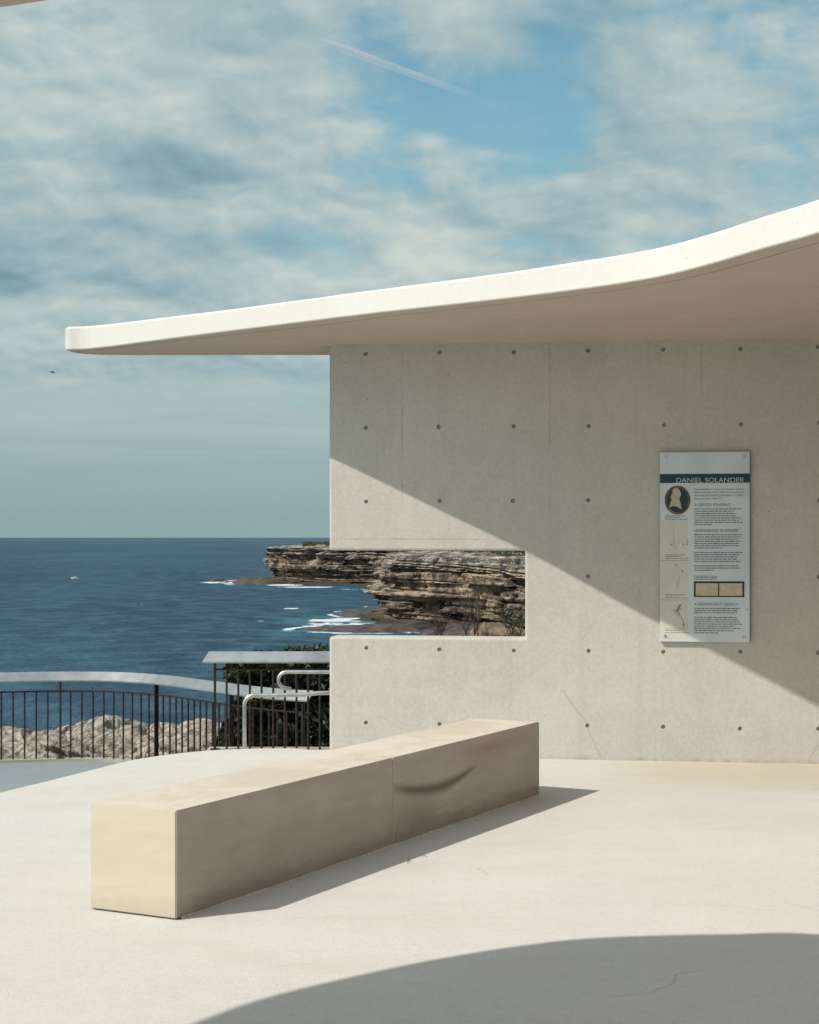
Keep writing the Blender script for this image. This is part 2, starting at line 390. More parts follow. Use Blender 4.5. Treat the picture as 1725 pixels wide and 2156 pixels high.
def simple_noise(name, a, bcol, sc, rough=.8, bump=.2, dist=.02, metal=0., spec=.4):
    m, T, b = mat(name, a, rough, metal, spec); c = oc(T)
    n = T.noise(c, sc, 5, .6)
    T.l.new(T.mix(T.ramp(n, .35, .65), a, bcol), b.inputs['Base Color'])
    T.l.new(T.bump(n, bump, dist), b.inputs['Normal'])
    return m
M_orange = simple_noise('orange_rock', (.10, .07, .05), (.36, .23, .13), 1.2, .9, .6, .1)
M_shelf = simple_noise('wet_rock', (.022, .019, .016), (.09, .066, .048), .3, .55, .6, .5)
M_ground = simple_noise('scrubby_ground', (.06, .055, .035), (.22, .16, .10), .8, .95, .5, .1)
M_leaf = simple_noise('dark_leaf', (.012, .021, .010), (.036, .052, .021), 6, .5, .1, .01)
M_scrub = simple_noise('coastal_scrub', (.035, .055, .02), (.08, .10, .035), .3, .7, .1, .01)
M_twig = simple_noise('dead_twig', (.03, .023, .018), (.075, .06, .048), 9, .8, .2, .005)
M_blade = simple_noise('dry_blade', (.07, .07, .035), (.15, .13, .08), 9, .6, .1, .005)
M_steel = simple_noise('brushed_steel', (.55, .55, .54), (.70, .70, .68), 14, .3, .03, .002, 1.0)
M_railtop = simple_noise('rail_aluminium', (.33, .345, .345), (.42, .435, .435), 5, .36, .04, .002, .8)
M_bronze = simple_noise('bronze_bar', (.028, .02, .015), (.065, .043, .028), 20, .42, .05, .002, .5)

# ------------------------------------------------------------------ plaza, path, landing
edge = [floor_pt(x, y) for x, y in ((0,1669),(83,1649),(167,1628),(250,1607),(313,1594.6),(417,1582),(521,1576.6),(625,1576),(688,1579))]
edge = [(-3.4, -6), (-4.0, 2), (-4.15, 6), (-3.85, 8.6), (-3.35, 10.4)] + edge + [(0.4, 14.55), (1.6, 14.9), (12, 15.2)]
cur = catmull(edge, 10)
bm = bmesh.new()
outl = cur + [(12, -10), (-3.4, -10)]
prism(bm, outl[::-1], -1.6, 0.0)
bmesh.ops.bevel(bm, geom=[e for e in bm.edges if all(abs(v.co.z) < 1e-6 for v in e.verts)], offset=.012, segments=2, affect='EDGES')
tag(bm_ob('plaza', bm, M_floor), kind='structure')

Z_PATH = -1.14
bm = bmesh.new()
fence_scr = [(-420,1438),(-250,1430),(-120,1426.5),(0,1425),(80,1423.6),(146,1423),(220,1423.4),(292,1426.5),(340,1430.5),(375,1434.5),(450,1444.5),(500,1451),(542,1456),(600,1461.5),(655,1464.5)]
Z_RAIL = -.03
fence_xy = [((x-CX)/F*((EYE-Z_RAIL)*F/(y-CY)), (EYE-Z_RAIL)*F/(y-CY)) for x, y in fence_scr]
fcur = catmull(fence_xy, 8)
# path reaches 12 cm past the fence line
off = [(x, y+.14) for x, y in fcur]
prism(bm, ([(-18, -12)] + [(-14, off[0][1]-1.5)] + off + [(2, 17.0), (2, 13), (-2, 12), (-2.5, -12)])[::-1], -3, Z_PATH)
tag(bm_ob('path', bm, M_path), kind='structure')
# pale kerb under the fence
bm = bmesh.new()
ins = [(x, y-.07) for x, y in fcur]; ous = [(x, y+.13) for x, y in fcur]
prism(bm, (ins + ous[::-1])[::-1] if False else (ins + ous[::-1]), Z_PATH-.3, Z_PATH+.035)
bmesh.ops.recalc_face_normals(bm, faces=bm.faces[:])
tag(bm_ob('kerb', bm, M_kerb), kind='structure')
# stair landing behind the plaza
bm = bmesh.new(); box(bm, -2.10, 2.5, 15.0, 17.75, -3, -.42)
for k in range(3): box(bm, 1.2+.33*k, 2.5, 15.02, 17.7, -.42, -.42+.14*(k+1)-.001*k)
tag(bm_ob('landing', bm, M_kerb), kind='structure')

# ------------------------------------------------------------------ pavilion
TH = R(8.2); U = Vector((math.cos(TH), -math.sin(TH), 0)); NV = Vector((math.sin(TH), math.cos(TH), 0))
W0 = Vector((-.655, 13.823, 0))
def wall_pt(x, y):
    d = Vector(((x-CX)/F, 1, -(y-CY)/F)); t = (W0).dot(NV)/d.dot(NV)
    q = d*t; q.z += EYE
    return (q-W0).dot(U), q.z
pav = tag(empty('pavilion', W0, -TH), 'pale concrete pavilion with sweeping flat roof and board-marked wall with a slot', 'building')
NZ0, NZ1, NS = .965, 1.672, wall_pt(1106, 1250)[0]
WT = .30
bm = bmesh.new()
prof = [(0, -.05), (6.6, -.05), (6.6, 3.42), (0, 3.42), (0, NZ1), (NS, NZ1), (NS, NZ0), (0, NZ0)]
f = [bm.verts.new((s, 0, z)) for s, z in prof]; k = [bm.verts.new((s, WT, z)) for s, z in prof]
bm.faces.new(f); bm.faces.new(k[::-1])
for i in range(8): bm.faces.new((f[i], k[i], k[(i+1) % 8], f[(i+1) % 8]))
bmesh.ops.recalc_face_normals(bm, faces=bm.faces[:])
bmesh.ops.bevel(bm, geom=bm.edges[:], offset=.017, segments=2, affect='EDGES', profile=.5)
wall_tmp = bm_ob('wall', bm, M_wall)
holes = []
for r in range(6):
    z = .272+.6*r
    for cidx in range(8):
        s = .305+.6*cidx
        if NZ0-.03 < z < NZ1+.03 and s < NS+.05: continue
        if 2.72 < s < 3.5 and .93 < z < 2.45: continue
        holes.append((s+random.uniform(-.006, .006), z+random.uniform(-.006, .006)))
bm = bmesh.new()
for s, z in holes:
    n = 18; r1, r2 = .0185, .014
    a = [bm.verts.new((s+r1*1.08*math.cos(2*math.pi*i/n), -.02, z+r1*1.08*math.sin(2*math.pi*i/n))) for i in range(n)]
    d = [bm.verts.new((s+r2*math.cos(2*math.pi*i/n), .022, z+r2*math.sin(2*math.pi*i/n))) for i in range(n)]
    bm.faces.new(a); bm.faces.new(d[::-1])
    for i in range(n): bm.faces.new((a[i], d[i], d[(i+1) % n], a[(i+1) % n]))
bmesh.ops.recalc_face_normals(bm, faces=bm.faces[:])
cut = bm_ob('cutter', bm)
md = wall_tmp.modifiers.new('b', 'BOOLEAN'); md.operation = 'DIFFERENCE'; md.object = cut; md.solver = 'EXACT'
dg = bpy.context.evaluated_depsgraph_get()
wme = bpy.data.meshes.new_from_object(wall_tmp.evaluated_get(dg)); wme.name = 'wall'
bpy.data.objects.remove(wall_tmp); bpy.data.objects.remove(cut)
wall = bpy.data.objects.new('wall', wme); link(wall, pav)
pm = None
for s, z in holes:
    if pm is None:
        bm = bmesh.new(); n = 16
        ring0 = [bm.verts.new((.0142*math.cos(2*math.pi*i/n), .0215, .0142*math.sin(2*math.pi*i/n))) for i in range(n)]
        ring1 = [bm.verts.new((.0105*math.cos(2*math.pi*i/n), .0125, .0105*math.sin(2*math.pi*i/n))) for i in range(n)]
        ring2 = [bm.verts.new((.006*math.cos(2*math.pi*i/n), .018, .006*math.sin(2*math.pi*i/n))) for i in range(n)]
        for a_, b_ in ((ring0, ring1), (ring1, ring2)):
            for i in range(n): bm.faces.new((a_[i], a_[(i+1) % n], b_[(i+1) % n], b_[i]))
        bm.faces.new(ring2)
        bmesh.ops.recalc_face_normals(bm, faces=bm.faces[:])
        pm = bpy.data.meshes.new('tie_plug'); bm.to_mesh(pm); bm.free(); pm.materials.append(M_plug)
    o = bpy.data.objects.new('tie_plug', pm); link(o, wall); o.location = (s, 0, z); o.rotation_euler = (0, random.uniform(0, 6), 0)
# return wall out of frame, carrying the roof, brought in close to deepen shade at the right
rw = box_ob('side_wall', 5.3, 5.59, -17.6, -.01, -.05, 3.52, M_wall, pav)

box_ob('rear_fill_block', 3.2, 5.29, -17.6, -17.3, -.05, 3.6, M_wall, pav)  # unseen wall behind the camera, added to cut sky fill on the right
RS, RD0, RZ0 = .037, 13.5, 3.35
RQ = (-9.0, -8.1, -4.66, -1.9, -1.1, -.62, -.1, 0, .5); RH = (3.61, 3.586, 3.50, 3.437, 3.425, 3.395, 3.353, 3.348, 3.318)
def rz(X, Y):   # underside height: nearly flat, lifting gently away from the wall face
    s_ = (X-W0.x)*U.x+(Y-W0.y)*U.y; q_ = (X-W0.x)*NV.x+(Y-W0.y)*NV.y
    return float(np.interp(q_, RQ, RH))-.004*max(min(s_, 4), -1)*max(0, 1-abs(q_)/2)
def roof_pt(x, y):
    k = (CY-y)/F; D = 12.
    for _ in range(60): D = .5*D+.5*(rz((x-CX)/F*D, D)-EYE)/k
    return ((x-CX)/F*D, D)
front = [roof_pt(x, y+3) for x, y in ((190,732),(300,718.5),(400,705.5),(500,693),(600,680.5),(700,668),(800,656),(900,645),(1000,634),(1100,622.5),(1200,610),(1300,596),(1400,578.5),(1500,553),(1600,523.5),(1725,488))]
P_near = []
for x, y in ((1725,1979.8),(1467,1975.7),(1158,1986),(952,2013.5),(745,2055),(539,2106),(400,2156)):
    X, Y = floor_pt(x, y); Pz = 3.64
    for _ in range(4):
        Pz = rz(X-.887*Pz, Y-.474*Pz)
    P_near.append((X-.887*Pz, Y-.474*Pz))
tip = [roof_pt(x, y) for x, y in ((260,748.3),(200,747.2),(163,744.5),(146,740.5),(140,737.5)) ]
tip[-1] = (tip[-1][0], tip[-1][1])
a = front[-1]; b_ = front[-2]; dxy = (a[0]-b_[0], a[1]-b_[1])
right = [(a[0]+.30, a[1]-.85), (2.85, 6.6), (2.75, 5.4), (2.1, 4.6), (1.1, 4.55), (.1, 5.05)]
YB = roof_pt(690, 748.3)[1]
dq = (P_near[-1][0]-P_near[-2][0], P_near[-1][1]-P_near[-2][1])
leftn = [(P_near[-1][0]+dq[0]*2, P_near[-1][1]+dq[1]*2.2), (P_near[-1][0]+dq[0]*4, P_near[-1][1]+dq[1]*5)]
outline = catmull(tip + front + right + P_near + leftn, 7)
outline += [(outline[-1][0]+.3, outline[-1][1]-1.0), (-3.2, 1.6), (0, 2.0), (1.8, 1.2), (2.2, -5), (6.4, -5), (6.4, YB), (4, YB), (1, YB)] + [roof_pt(x, 748.3) for x in (690, 600, 500, 400, 320)]  # right wing runs further back out of view, deepened to cut sky fill
poly = np.array(outline)
# drop near-duplicate points
keep = [0]
for i in range(1, len(poly)):
    if np.hypot(*(poly[i]-poly[keep[-1]])) > .02: keep.append(i)
poly = poly[keep]
def offset(P, d):
    nxt = np.roll(P, -1, 0); prv = np.roll(P, 1, 0)
    t1 = P-prv; t1 /= np.hypot(t1[:, 0], t1[:, 1])[:, None]; t2 = nxt-P; t2 /= np.hypot(t2[:, 0], t2[:, 1])[:, None]
    area = .5*np.sum(P[:, 0]*nxt[:, 1]-nxt[:, 0]*P[:, 1]); sg = 1 if area > 0 else -1
    n1 = np.stack([-t1[:, 1], t1[:, 0]], 1)*sg; n2 = np.stack([-t2[:, 1], t2[:, 0]], 1)*sg
    n = n1+n2; n /= np.hypot(n[:, 0], n[:, 1])[:, None]
    c = np.clip((n*n1).sum(1), .5, 1)
    return P+n*(np.asarray(d)/c)[:, None]
thick = lambda X: .177+.024*np.clip((-1.6-X)/1.3, 0, 1)+.018*np.clip((X-.2)/.9, 0, 1)
# fascia + chamfer in white concrete, soffit behind the chamfer in concrete browned by painted ground bounce
def ring(bm, P, dz): return [bm.verts.new((q[0], q[1], (dz if np.isscalar(dz) else dz[i]))) for i, q in enumerate(P)]
bm = bmesh.new()
tops = np.array([thick(q[0]) for q in poly]); gd = .055+.105*np.clip((poly[:, 0]+2.1)/1.3, 0, 1)
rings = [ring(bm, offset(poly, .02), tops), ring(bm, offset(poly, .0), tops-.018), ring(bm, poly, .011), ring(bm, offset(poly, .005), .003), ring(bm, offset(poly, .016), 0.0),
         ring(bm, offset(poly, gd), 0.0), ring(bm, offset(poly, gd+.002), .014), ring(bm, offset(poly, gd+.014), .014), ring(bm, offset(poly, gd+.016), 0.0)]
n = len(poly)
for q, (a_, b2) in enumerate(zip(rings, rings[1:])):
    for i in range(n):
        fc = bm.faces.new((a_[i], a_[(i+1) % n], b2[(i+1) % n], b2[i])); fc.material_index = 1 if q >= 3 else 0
from mathutils.geometry import tessellate_polygon
for rg, mi in ((rings[0], 0), (rings[-1], 1)):
    for tri in tessellate_polygon([[Vector((v.co.x, v.co.y, 0)) for v in rg]]):
        try: fc = bm.faces.new([rg[q] for q in tri]); fc.material_index = mi
        except ValueError: pass
bmesh.ops.recalc_face_normals(bm, faces=bm.faces[:])
for qq in list(np.arange(-11., -1.2, .7))+[-1.9, -1.5, -1.1, -.95, -.8, -.62, -.45, -.3, -.1, 0, .12, .25]:
    bmesh.ops.bisect_plane(bm, geom=bm.verts[:]+bm.edges[:]+bm.faces[:], plane_co=W0+NV*float(qq), plane_no=NV)
for v in bm.verts: v.co.z += rz(v.co.x, v.co.y)
for v in bm.verts: v.co -= W0
bmesh.ops.rotate(bm, verts=bm.verts[:], cent=(0, 0, 0), matrix=Matrix.Rotation(TH, 3, 'Z'))
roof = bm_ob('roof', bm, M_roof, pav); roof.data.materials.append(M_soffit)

# ------------------------------------------------------------------ bench
B0 = Vector((*floor_pt(371, 1938), 0)); C0 = Vector((*floor_pt(1136, 1675), 0)); A0 = Vector((*floor_pt(190.5, 1915), 0))
bl = (C0-B0).length; ba = math.atan2((C0-B0).y, (C0-B0).x); bw = (A0-B0).length
bench = tag(empty('bench', B0, ba), 'long block bench of honey sandstone in two blocks on the sunlit plaza', 'bench')
BH = .508
box_b = []
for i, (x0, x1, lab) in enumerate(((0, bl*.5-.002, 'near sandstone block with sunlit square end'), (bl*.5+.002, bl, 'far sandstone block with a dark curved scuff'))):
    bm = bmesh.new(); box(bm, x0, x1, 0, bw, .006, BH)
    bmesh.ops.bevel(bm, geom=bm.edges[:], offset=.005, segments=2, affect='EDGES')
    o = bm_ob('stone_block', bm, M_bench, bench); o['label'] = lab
M_mortar = simple_noise('pale_mortar', (.42, .37, .28), (.55, .49, .38), 30, .9, .3, .01)
bm = bmesh.new()
xs = np.linspace(.03, bl-.02, 160); prevv = None
for i, x in enumerate(xs):
    w = .007+.007*abs(float(vnoise(x*6, 1.3))); h = .007+.006*abs(float(vnoise(x*9, 4.3)))
    vv = [bm.verts.new((x, .006, .0005)), bm.verts.new((x, -w, .0005)), bm.verts.new((x, -w*.6, h)), bm.verts.new((x, .006, h+.002))]
    if prevv:
        for a_ in range(3): bm.faces.new((prevv[a_], prevv[a_+1], vv[a_+1], vv[a_]))
    prevv = vv
bmesh.ops.recalc_face_normals(bm, faces=bm.faces[:])
bm_ob('mortar_bead', bm, M_mortar, bench)
box_ob('mortar_joint', bl*.5-.0035, bl*.5+.0035, -.0015, bw+.001, .004, BH-.003, M_mortar, bench)

# ------------------------------------------------------------------ information sign
s0, zt = wall_pt(1389.5, 952.5); s1, zb_ = wall_pt(1578.5, 1352)
SW, SH = s1-s0, zt-zb_
sl = W0+U*s0; sl.z = zb_
sign = tag(empty('information_sign', sl-NV*.03, -TH), 'tall white information panel with dark title band and oval portrait on concrete wall', 'sign')
def flat(name, col, rough=.45, spec=.5): return mat(name, col, rough, 0, spec)[0]
m_, T_, b__ = mat('sign_face', (.60, .62, .62), .3, 0, .5); c_ = oc(T_)
T_.l.new(T_.mix(T_.ramp(T_.noise(c_, 2.5, 4), .35, .65), (.53, .575, .61), (.61, .645, .67)), b__.inputs['Base Color']); M_sface = m_
M_sedge = flat('sign_edge', (.03, .10, .15)); M_navy = flat('sign_navy', (.006, .028, .052)); M_ink = flat('sign_ink', (.10, .115, .14)); M_cream = simple_noise('sign_cream', (.55, .54, .47), (.62, .61, .545), 3, .4, 0, .01)
M_white = flat('sign_lettering', (.45, .50, .52)); M_gold = simple_noise('sign_oval_frame', (.06, .035, .018), (.20, .12, .06), 18, .4, 0, .01); M_paper = simple_noise('sign_letter_paper', (.46, .37, .25), (.56, .47, .34), 20, .6, 0, .01)
M_bust = simple_noise('sign_bust', (.42, .34, .26), (.52, .44, .34), 12, .6, 0, .01)
box_ob('panel', 0, SW, 0, .024, 0, SH, M_sface, sign, .0025)
box_ob('side_trim', SW+.0005, SW+.006, -.001, .024, .004, SH-.002, M_sedge, sign)
SX = lambda px: (px-258)/(1480-258)*SW           # columns of the enlarged photo of the sign
SZ = lambda py: SH-(py-228)/(2785-228)*SH        # rows, measured down the whole sign
def sheet(name, x0, x1, z0, z1, m, lvl=1, parent=None):
    t = .0006*lvl
    bm = bmesh.new(); box(bm, x0, x1, -.0004-t, -.0002, min(z0, z1), max(z0, z1)); return bm_ob(name, bm, m, parent or sign)
sheet('title_band', .0005, SW-.0005, SZ(645), SZ(522), M_navy)
sheet('picture_column', .001, SX(640), SZ(2740), SZ(1155), M_cream)
def text(name, s, x0, x1, z, m, h=None, lvl=3, parent=None):
    cu = bpy.data.curves.new('t', 'FONT'); cu.body = s; cu.size = 1
    o = bpy.data.objects.new('t', cu); COL.objects.link(o)
    dg = bpy.context.evaluated_depsgraph_get(); me = bpy.data.meshes.new_from_object(o.evaluated_get(dg)); bpy.data.objects.remove(o)
    xs = [v.co.x for v in me.vertices]; ys = [v.co.y for v in me.vertices]
    kx = (x1-x0)/(max(xs)-min(xs)); ky = h/(max(ys)-0) if h else kx
    for v in me.vertices: v.co = Vector((x0+(v.co.x-min(xs))*kx, -.0007*lvl, z+v.co.y*ky))
    return mesh_ob(name, me, m, parent or sign)
text('lettering', 'DANIEL SOLANDER', SX(485), SX(1405), SZ(640), M_white, SZ(575)-SZ(640))
lead = ['Cape Solander is named after Swedish botanist', 'Daniel Solander (1733-1782) who accompanied', 'naturalist and botanist Joseph Banks on HMB', 'Endeavour from 1768-1771.']
for s, y, x1 in zip(lead, (740, 782, 824, 866), (1405, 1405, 1385, 1110)): text('lettering', s, SX(728), SX(x1), SZ(y), M_ink, .0125)
for s, y, x1 in (('A GIFTED STUDENT', 958, 1225), ('UNFINISHED BUSINESS', 1305, 1325), ('A SIGNIFICANT LEGACY', 2294, 1325)):
    text('lettering', s, SX(728), SX(x1), SZ(y), M_ink, .021)
def lines(x0, ys, ends, hgt=.0068):
    bm = bmesh.new(); rr = random.Random(int(ys[0]))
    for y, e_ in zip(ys, ends):
        x = x0
        while x < e_:
            w = min(rr.uniform(20, 75), e_-x)
            if w < 8: break
            zz = SZ(y); hh = hgt*rr.uniform(.85, 1.1)
            box(bm, SX(x), SX(x+w), -.0012, -.0002, zz-hh/2, zz+hh/2); x += w+9
    return bm_ob('small_print', bm, M_ink, sign)
lines(728, [996, 1026, 1056, 1086, 1116, 1146, 1176, 1206], [1380, 1262, 1300, 1290, 1370, 1340, 1385, 968])
# lower half of the sign: rows of the second enlargement start 230 px (full) further down: y = y2 + 1322 in this scale
def lo(y2): return y2+1322.5
lines(728, [1342, 1372, 1402]+[lo(v) for v in (108, 138, 168, 198)], [1378, 1370, 1320, 1360, 1330, 1325, 1110])
lines(728, [lo(v) for v in (258, 288, 318, 348, 378)], [1375, 1340, 1312, 1325, 1355])
lines(728, [lo(v) for v in (438, 468, 498)], [1330, 1340, 1005])
lines(728, [lo(v) for v in (578, 598, 618)], [1045, 1040, 1035], .005)
lines(728, [lo(v) for v in (1010, 1040, 1070)], [1350, 1312, 1302])
lines(728, [lo(v) for v in (1130, 1160, 1190, 1220, 1250, 1280, 1310, 1340)], [1305, 1325, 1345, 1375, 1280, 1370, 1270, 1050])
for ys in ([1088, 1108, 1134], [lo(292), lo(312), lo(338)], [lo(827), lo(846), lo(872)], [lo(1290), lo(1312), lo(1338)]): lines(332, ys, [605, 540, 655], .0045)
for y in (365, 897): sheet('rule', .002, SX(650), SZ(lo(y)), SZ(lo(y)+4), M_ink, 2)
# letter picture
sheet('letter_border', SX(722), SX(1408), SZ(lo(858)), SZ(lo(645)), M_navy)
sheet('letter_page', SX(748), SX(1050), SZ(lo(840)), SZ(lo(672)), M_paper, 2); sheet('letter_page', SX(1068), SX(1380), SZ(lo(840)), SZ(lo(672)), M_paper, 2)
# oval portrait: frame, ground, plain profile bust
def oval(name, cx, cz, rx, rz_, m, y, pts=None):
    bm = bmesh.new(); vs_ = pts or [(cx+rx*math.cos(2*math.pi*i/40), cz+rz_*math.sin(2*math.pi*i/40)) for i in range(40)]
    f_ = [bm.verts.new((a_, y, b2)) for a_, b2 in vs_]; k_ = [bm.verts.new((a_, -.0002, b2)) for a_, b2 in vs_]
    bm.faces.new(f_)
    for i in range(len(vs_)): bm.faces.new((f_[i], f_[(i+1) % len(vs_)], k_[(i+1) % len(vs_)], k_[i]))
    bmesh.ops.recalc_face_normals(bm, faces=bm.faces[:])
    return bm_ob(name, bm, m, sign)
ocx, ocz = SX(500), SZ(875)
oval('portrait_frame', ocx, ocz, SX(500+176)-ocx, SZ(875-195)-ocz, M_gold, -.0025)
oval('portrait_ground', ocx, ocz, SX(500+145)-ocx, SZ(875-165)-ocz, M_navy, -.0031)
bust = [(392,975),(395,930),(410,890),(425,872),(412,850),(400,832),(420,812),(415,795),(432,778),(430,745),(445,722),(470,712),(505,720),(532,745),(548,790),(540,830),(522,862),(535,890),(545,930),(553,1000),(530,990),(490,962),(440,955)]
oval('portrait_bust', 0, 0, 0, 0, M_bust, -.0038, [(SX(a_), SZ(b2)) for a_, b2 in bust[::-1]])
# plant drawings down the left column
def sketch(segs):
    bm = bmesh.new()
    for pts, w in segs: tube(bm, [(SX(x), -.0016, SZ(y)) for x, y in pts], w, 4)
    return bm_ob('plant_drawing', bm, M_sk, sign)
M_sk = flat('sign_drawing', (.16, .17, .12))
sketch([([(440, lo(20)-100), (450, lo(60)), (450, lo(150)), (462, lo(210))], .0012), ([(405, lo(152)), (430, lo(152))], .004), ([(570, lo(158)), (590, lo(150))], .005), ([(618, lo(150)), (640, lo(146))], .004), ([(628, lo(108)), (636, lo(128))], .0028), ([(620, 1430), (630, 1400), (636, 1430)], .001)])
sketch([([(472, lo(432)), (500, lo(432))], .0055)]); sketch([([(560, lo(505)), (572, lo(520))], .006)])
sketch([([(520, lo(570)), (520, lo(680)), (490, lo(760))], .0012), ([(500, lo(640)), (485, lo(700)), (500, lo(730))], .001)])
sketch([([(490, lo(1050)), (545, lo(1110)), (575, lo(1180)), (582, lo(1225)), (588, lo(1275))], .0024), ([(490, lo(1050)), (520, lo(990)), (545, lo(965))], .008), ([(490, lo(1050)), (445, lo(1030)), (410, lo(1042))], .0022),
        ([(490, lo(1050)), (455, lo(1070)), (440, lo(1105))], .0022), ([(490, lo(1050)), (492, lo(1120))], .002), ([(495, lo(1050)), (530, lo(1080)), (512, lo(1125))], .002), ([(500, lo(1040)), (570, lo(1015))], .0022), ([(576, lo(1222)), (586, lo(1234))], .008)])
for x, y in ((338, 297), (1405, 297), (330, lo(1385)), (1400, lo(1395))):
    bm = bmesh.new(); bmesh.ops.create_cone(bm, cap_ends=True, segments=20, radius1=.014, radius2=.011, depth=.006)
    bmesh.ops.rotate(bm, verts=bm.verts[:], cent=(0, 0, 0), matrix=Matrix.Rotation(R(90), 3, 'X'))
    bmesh.ops.translate(bm, verts=bm.verts[:], vec=(SX(x), -.003, SZ(y)))
    o = bm_ob('screw', bm, M_steel, sign)
    bm = bmesh.new(); box(bm, -.009, .009, -.0065, -.0058, -.0012, .0012)
    bmesh.ops.rotate(bm, verts=bm.verts[:], cent=(0, 0, 0), matrix=Matrix.Rotation(R(35), 3, 'Y')); bmesh.ops.translate(bm, verts=bm.verts[:], vec=(SX(x), 0, SZ(y)))
    bm_ob('slot', bm, M_ink, o)
oval('dark_fixing', SX(1440), SZ(lo(1022)), .006, .004, M_ink, -.002)

# ------------------------------------------------------------------ litter on the plaza
for (x0_, y0_, x1_, y1_, lab) in ((860, 1806, 858, 1819, 'tiny dark twig lying upright in view beside the bench shadow'), (888, 1804, 899, 1806, 'tiny dark twig lying crosswise beyond the bench shadow')):
    q0, q1 = floor_pt(x0_, y0_), floor_pt(x1_, y1_)
    bm = bmesh.new(); tube(bm, [(0, 0, .004), ((q1[0]-q0[0])*.5+.006, (q1[1]-q0[1])*.5, .009), (q1[0]-q0[0], q1[1]-q0[1], .004)], [.0012, .002, .001], 6)
    o = bm_ob('twig', bm, M_twig); o.location = (q0[0], q0[1], 0); tag(o, lab, 'twig', 'twigs on the plaza')
# ------------------------------------------------------------------ railings
def resample(pts, step):
    P = np.array(pts); d = np.r_[0, np.cumsum(np.hypot(*np.diff(P, axis=0).T))]
    s = np.arange(0, d[-1], step); return [(float(np.interp(q, d, P[:, 0])), float(np.interp(q, d, P[:, 1]))) for q in s], d
def tang(P, q):
    P = np.array(P); i = int(np.argmin(np.hypot(P[:, 0]-q[0], P[:, 1]-q[1]))); a_ = P[max(i-1, 0)]; b2 = P[min(i+1, len(P)-1)]
    t = b2-a_; return t/np.hypot(*t)
def build_fence(root, P, z0, zr, wid, tilt, posts, step, zmid, skew=0., start=None):
    ox, oy = root.location.x, root.location.y
    # tilted flat top rail
    bm = bmesh.new(); prev = None; n = len(P)
    for i, q in enumerate(P):
        t = tang(P, q); nn = np.array([t[1], -t[0]])          # towards the plaza
        if nn[1] > 0 and abs(nn[1]) > .1: nn = -nn
        h = wid/2; cx_, cz_ = math.cos(tilt)*h, math.sin(tilt)*h; th = .012
        sk = skew if i == 0 else 0
        fr = (q[0]+nn[0]*cx_-sk, q[1]+nn[1]*cx_, zr-cz_); bk = (q[0]-nn[0]*cx_+sk, q[1]-nn[1]*cx_, zr+cz_)
        low = .03
        vv = [bm.verts.new((c[0]-ox, c[1]-oy, c[2])) for c in (fr, bk, (bk[0], bk[1], bk[2]-th), (fr[0]-nn[0]*.006, fr[1]-nn[1]*.006, fr[2]-th), (fr[0], fr[1], fr[2]-low+.014))]
        if prev:
            for a_ in range(5): bm.faces.new((prev[a_], prev[(a_+1) % 5], vv[(a_+1) % 5], vv[a_]))
        else: bm.faces.new(vv)
        prev = vv
    bm.faces.new(prev[::-1]); bmesh.ops.recalc_face_normals(bm, faces=bm.faces[:])
    bm_ob('top_rail', bm, M_railtop, root)
    if start: P = [start]+[q for q in P if q[0] > start[0]+.02]
    bm = bmesh.new(); tube(bm, [(q[0]-ox, q[1]-oy, zmid) for q in P], .011, 6); bm_ob('middle_rail', bm, M_bronze, root)
    pts, d = resample(P, step)
    for q in pts:
        if any(math.hypot(q[0]-a_[0], q[1]-a_[1]) < .05 for a_ in posts): continue
        bm = bmesh.new(); tube(bm, [(0, 0, z0), (0, 0, zmid)], .0125, 6)
        o = bm_ob('baluster', bm, M_bronze, root); o.location = (q[0]-ox, q[1]-oy, 0)
    for q in posts:
        t = tang(P, q); an = math.atan2(t[1], t[0])
        bm = bmesh.new(); box(bm, -.011, .011, -.03, .03, z0-.02, zr-.06); bmesh.ops.bevel(bm, geom=bm.edges[:], offset=.002, segments=1, affect='EDGES')
        box(bm, -.045, .045, -.05, .05, z0+.001, z0+.012)
        o = bm_ob('post', bm, M_bronze, root); o.location = (q[0]-ox, q[1]-oy, 0); o.rotation_euler = (0, 0, an)
def on_curve(P, x):   # point of a plan curve seen at photo column x
    P = np.array(P); s = P[:, 0]/P[:, 1]*F+CX; i = int(np.argmin(abs(s-x))); return (float(P[i, 0]), float(P[i, 1]))
dense = catmull(fence_xy, 40)
f1 = tag(empty('metal_railing', (fcur[40][0], fcur[40][1], 0)), 'long curved bronze railing with flat silver top sweeping along the lower path', 'railing')
build_fence(f1, [tuple(q) for q in fcur], Z_PATH+.035, Z_RAIL, .155, R(42), [on_curve(dense, x) for x in (-290, -85, 127, 330, 487, 638)], .147, Z_RAIL-.20)
D2 = 17.5
up_xy = [((x-CX)/F*D2, D2) for x in (433, 500, 570, 640)] + [((658-CX)/F*D2, D2), (-.83, 17.52), (0, 17.6), (2.2, 17.65)]
up_xy = [(q[0], q[1]) for q in up_xy]
f2 = tag(empty('metal_railing', (up_xy[0][0], D2, 0)), 'short straight railing with slanted silver top starting beside the concrete wall', 'railing')
build_fence(f2, up_xy, -.42, .545, .135, R(48), [((453-CX)/F*D2, D2), ((730-CX)/F*D2, D2)], .1205, .41, .03, ((453-CX)/F*D2, D2))
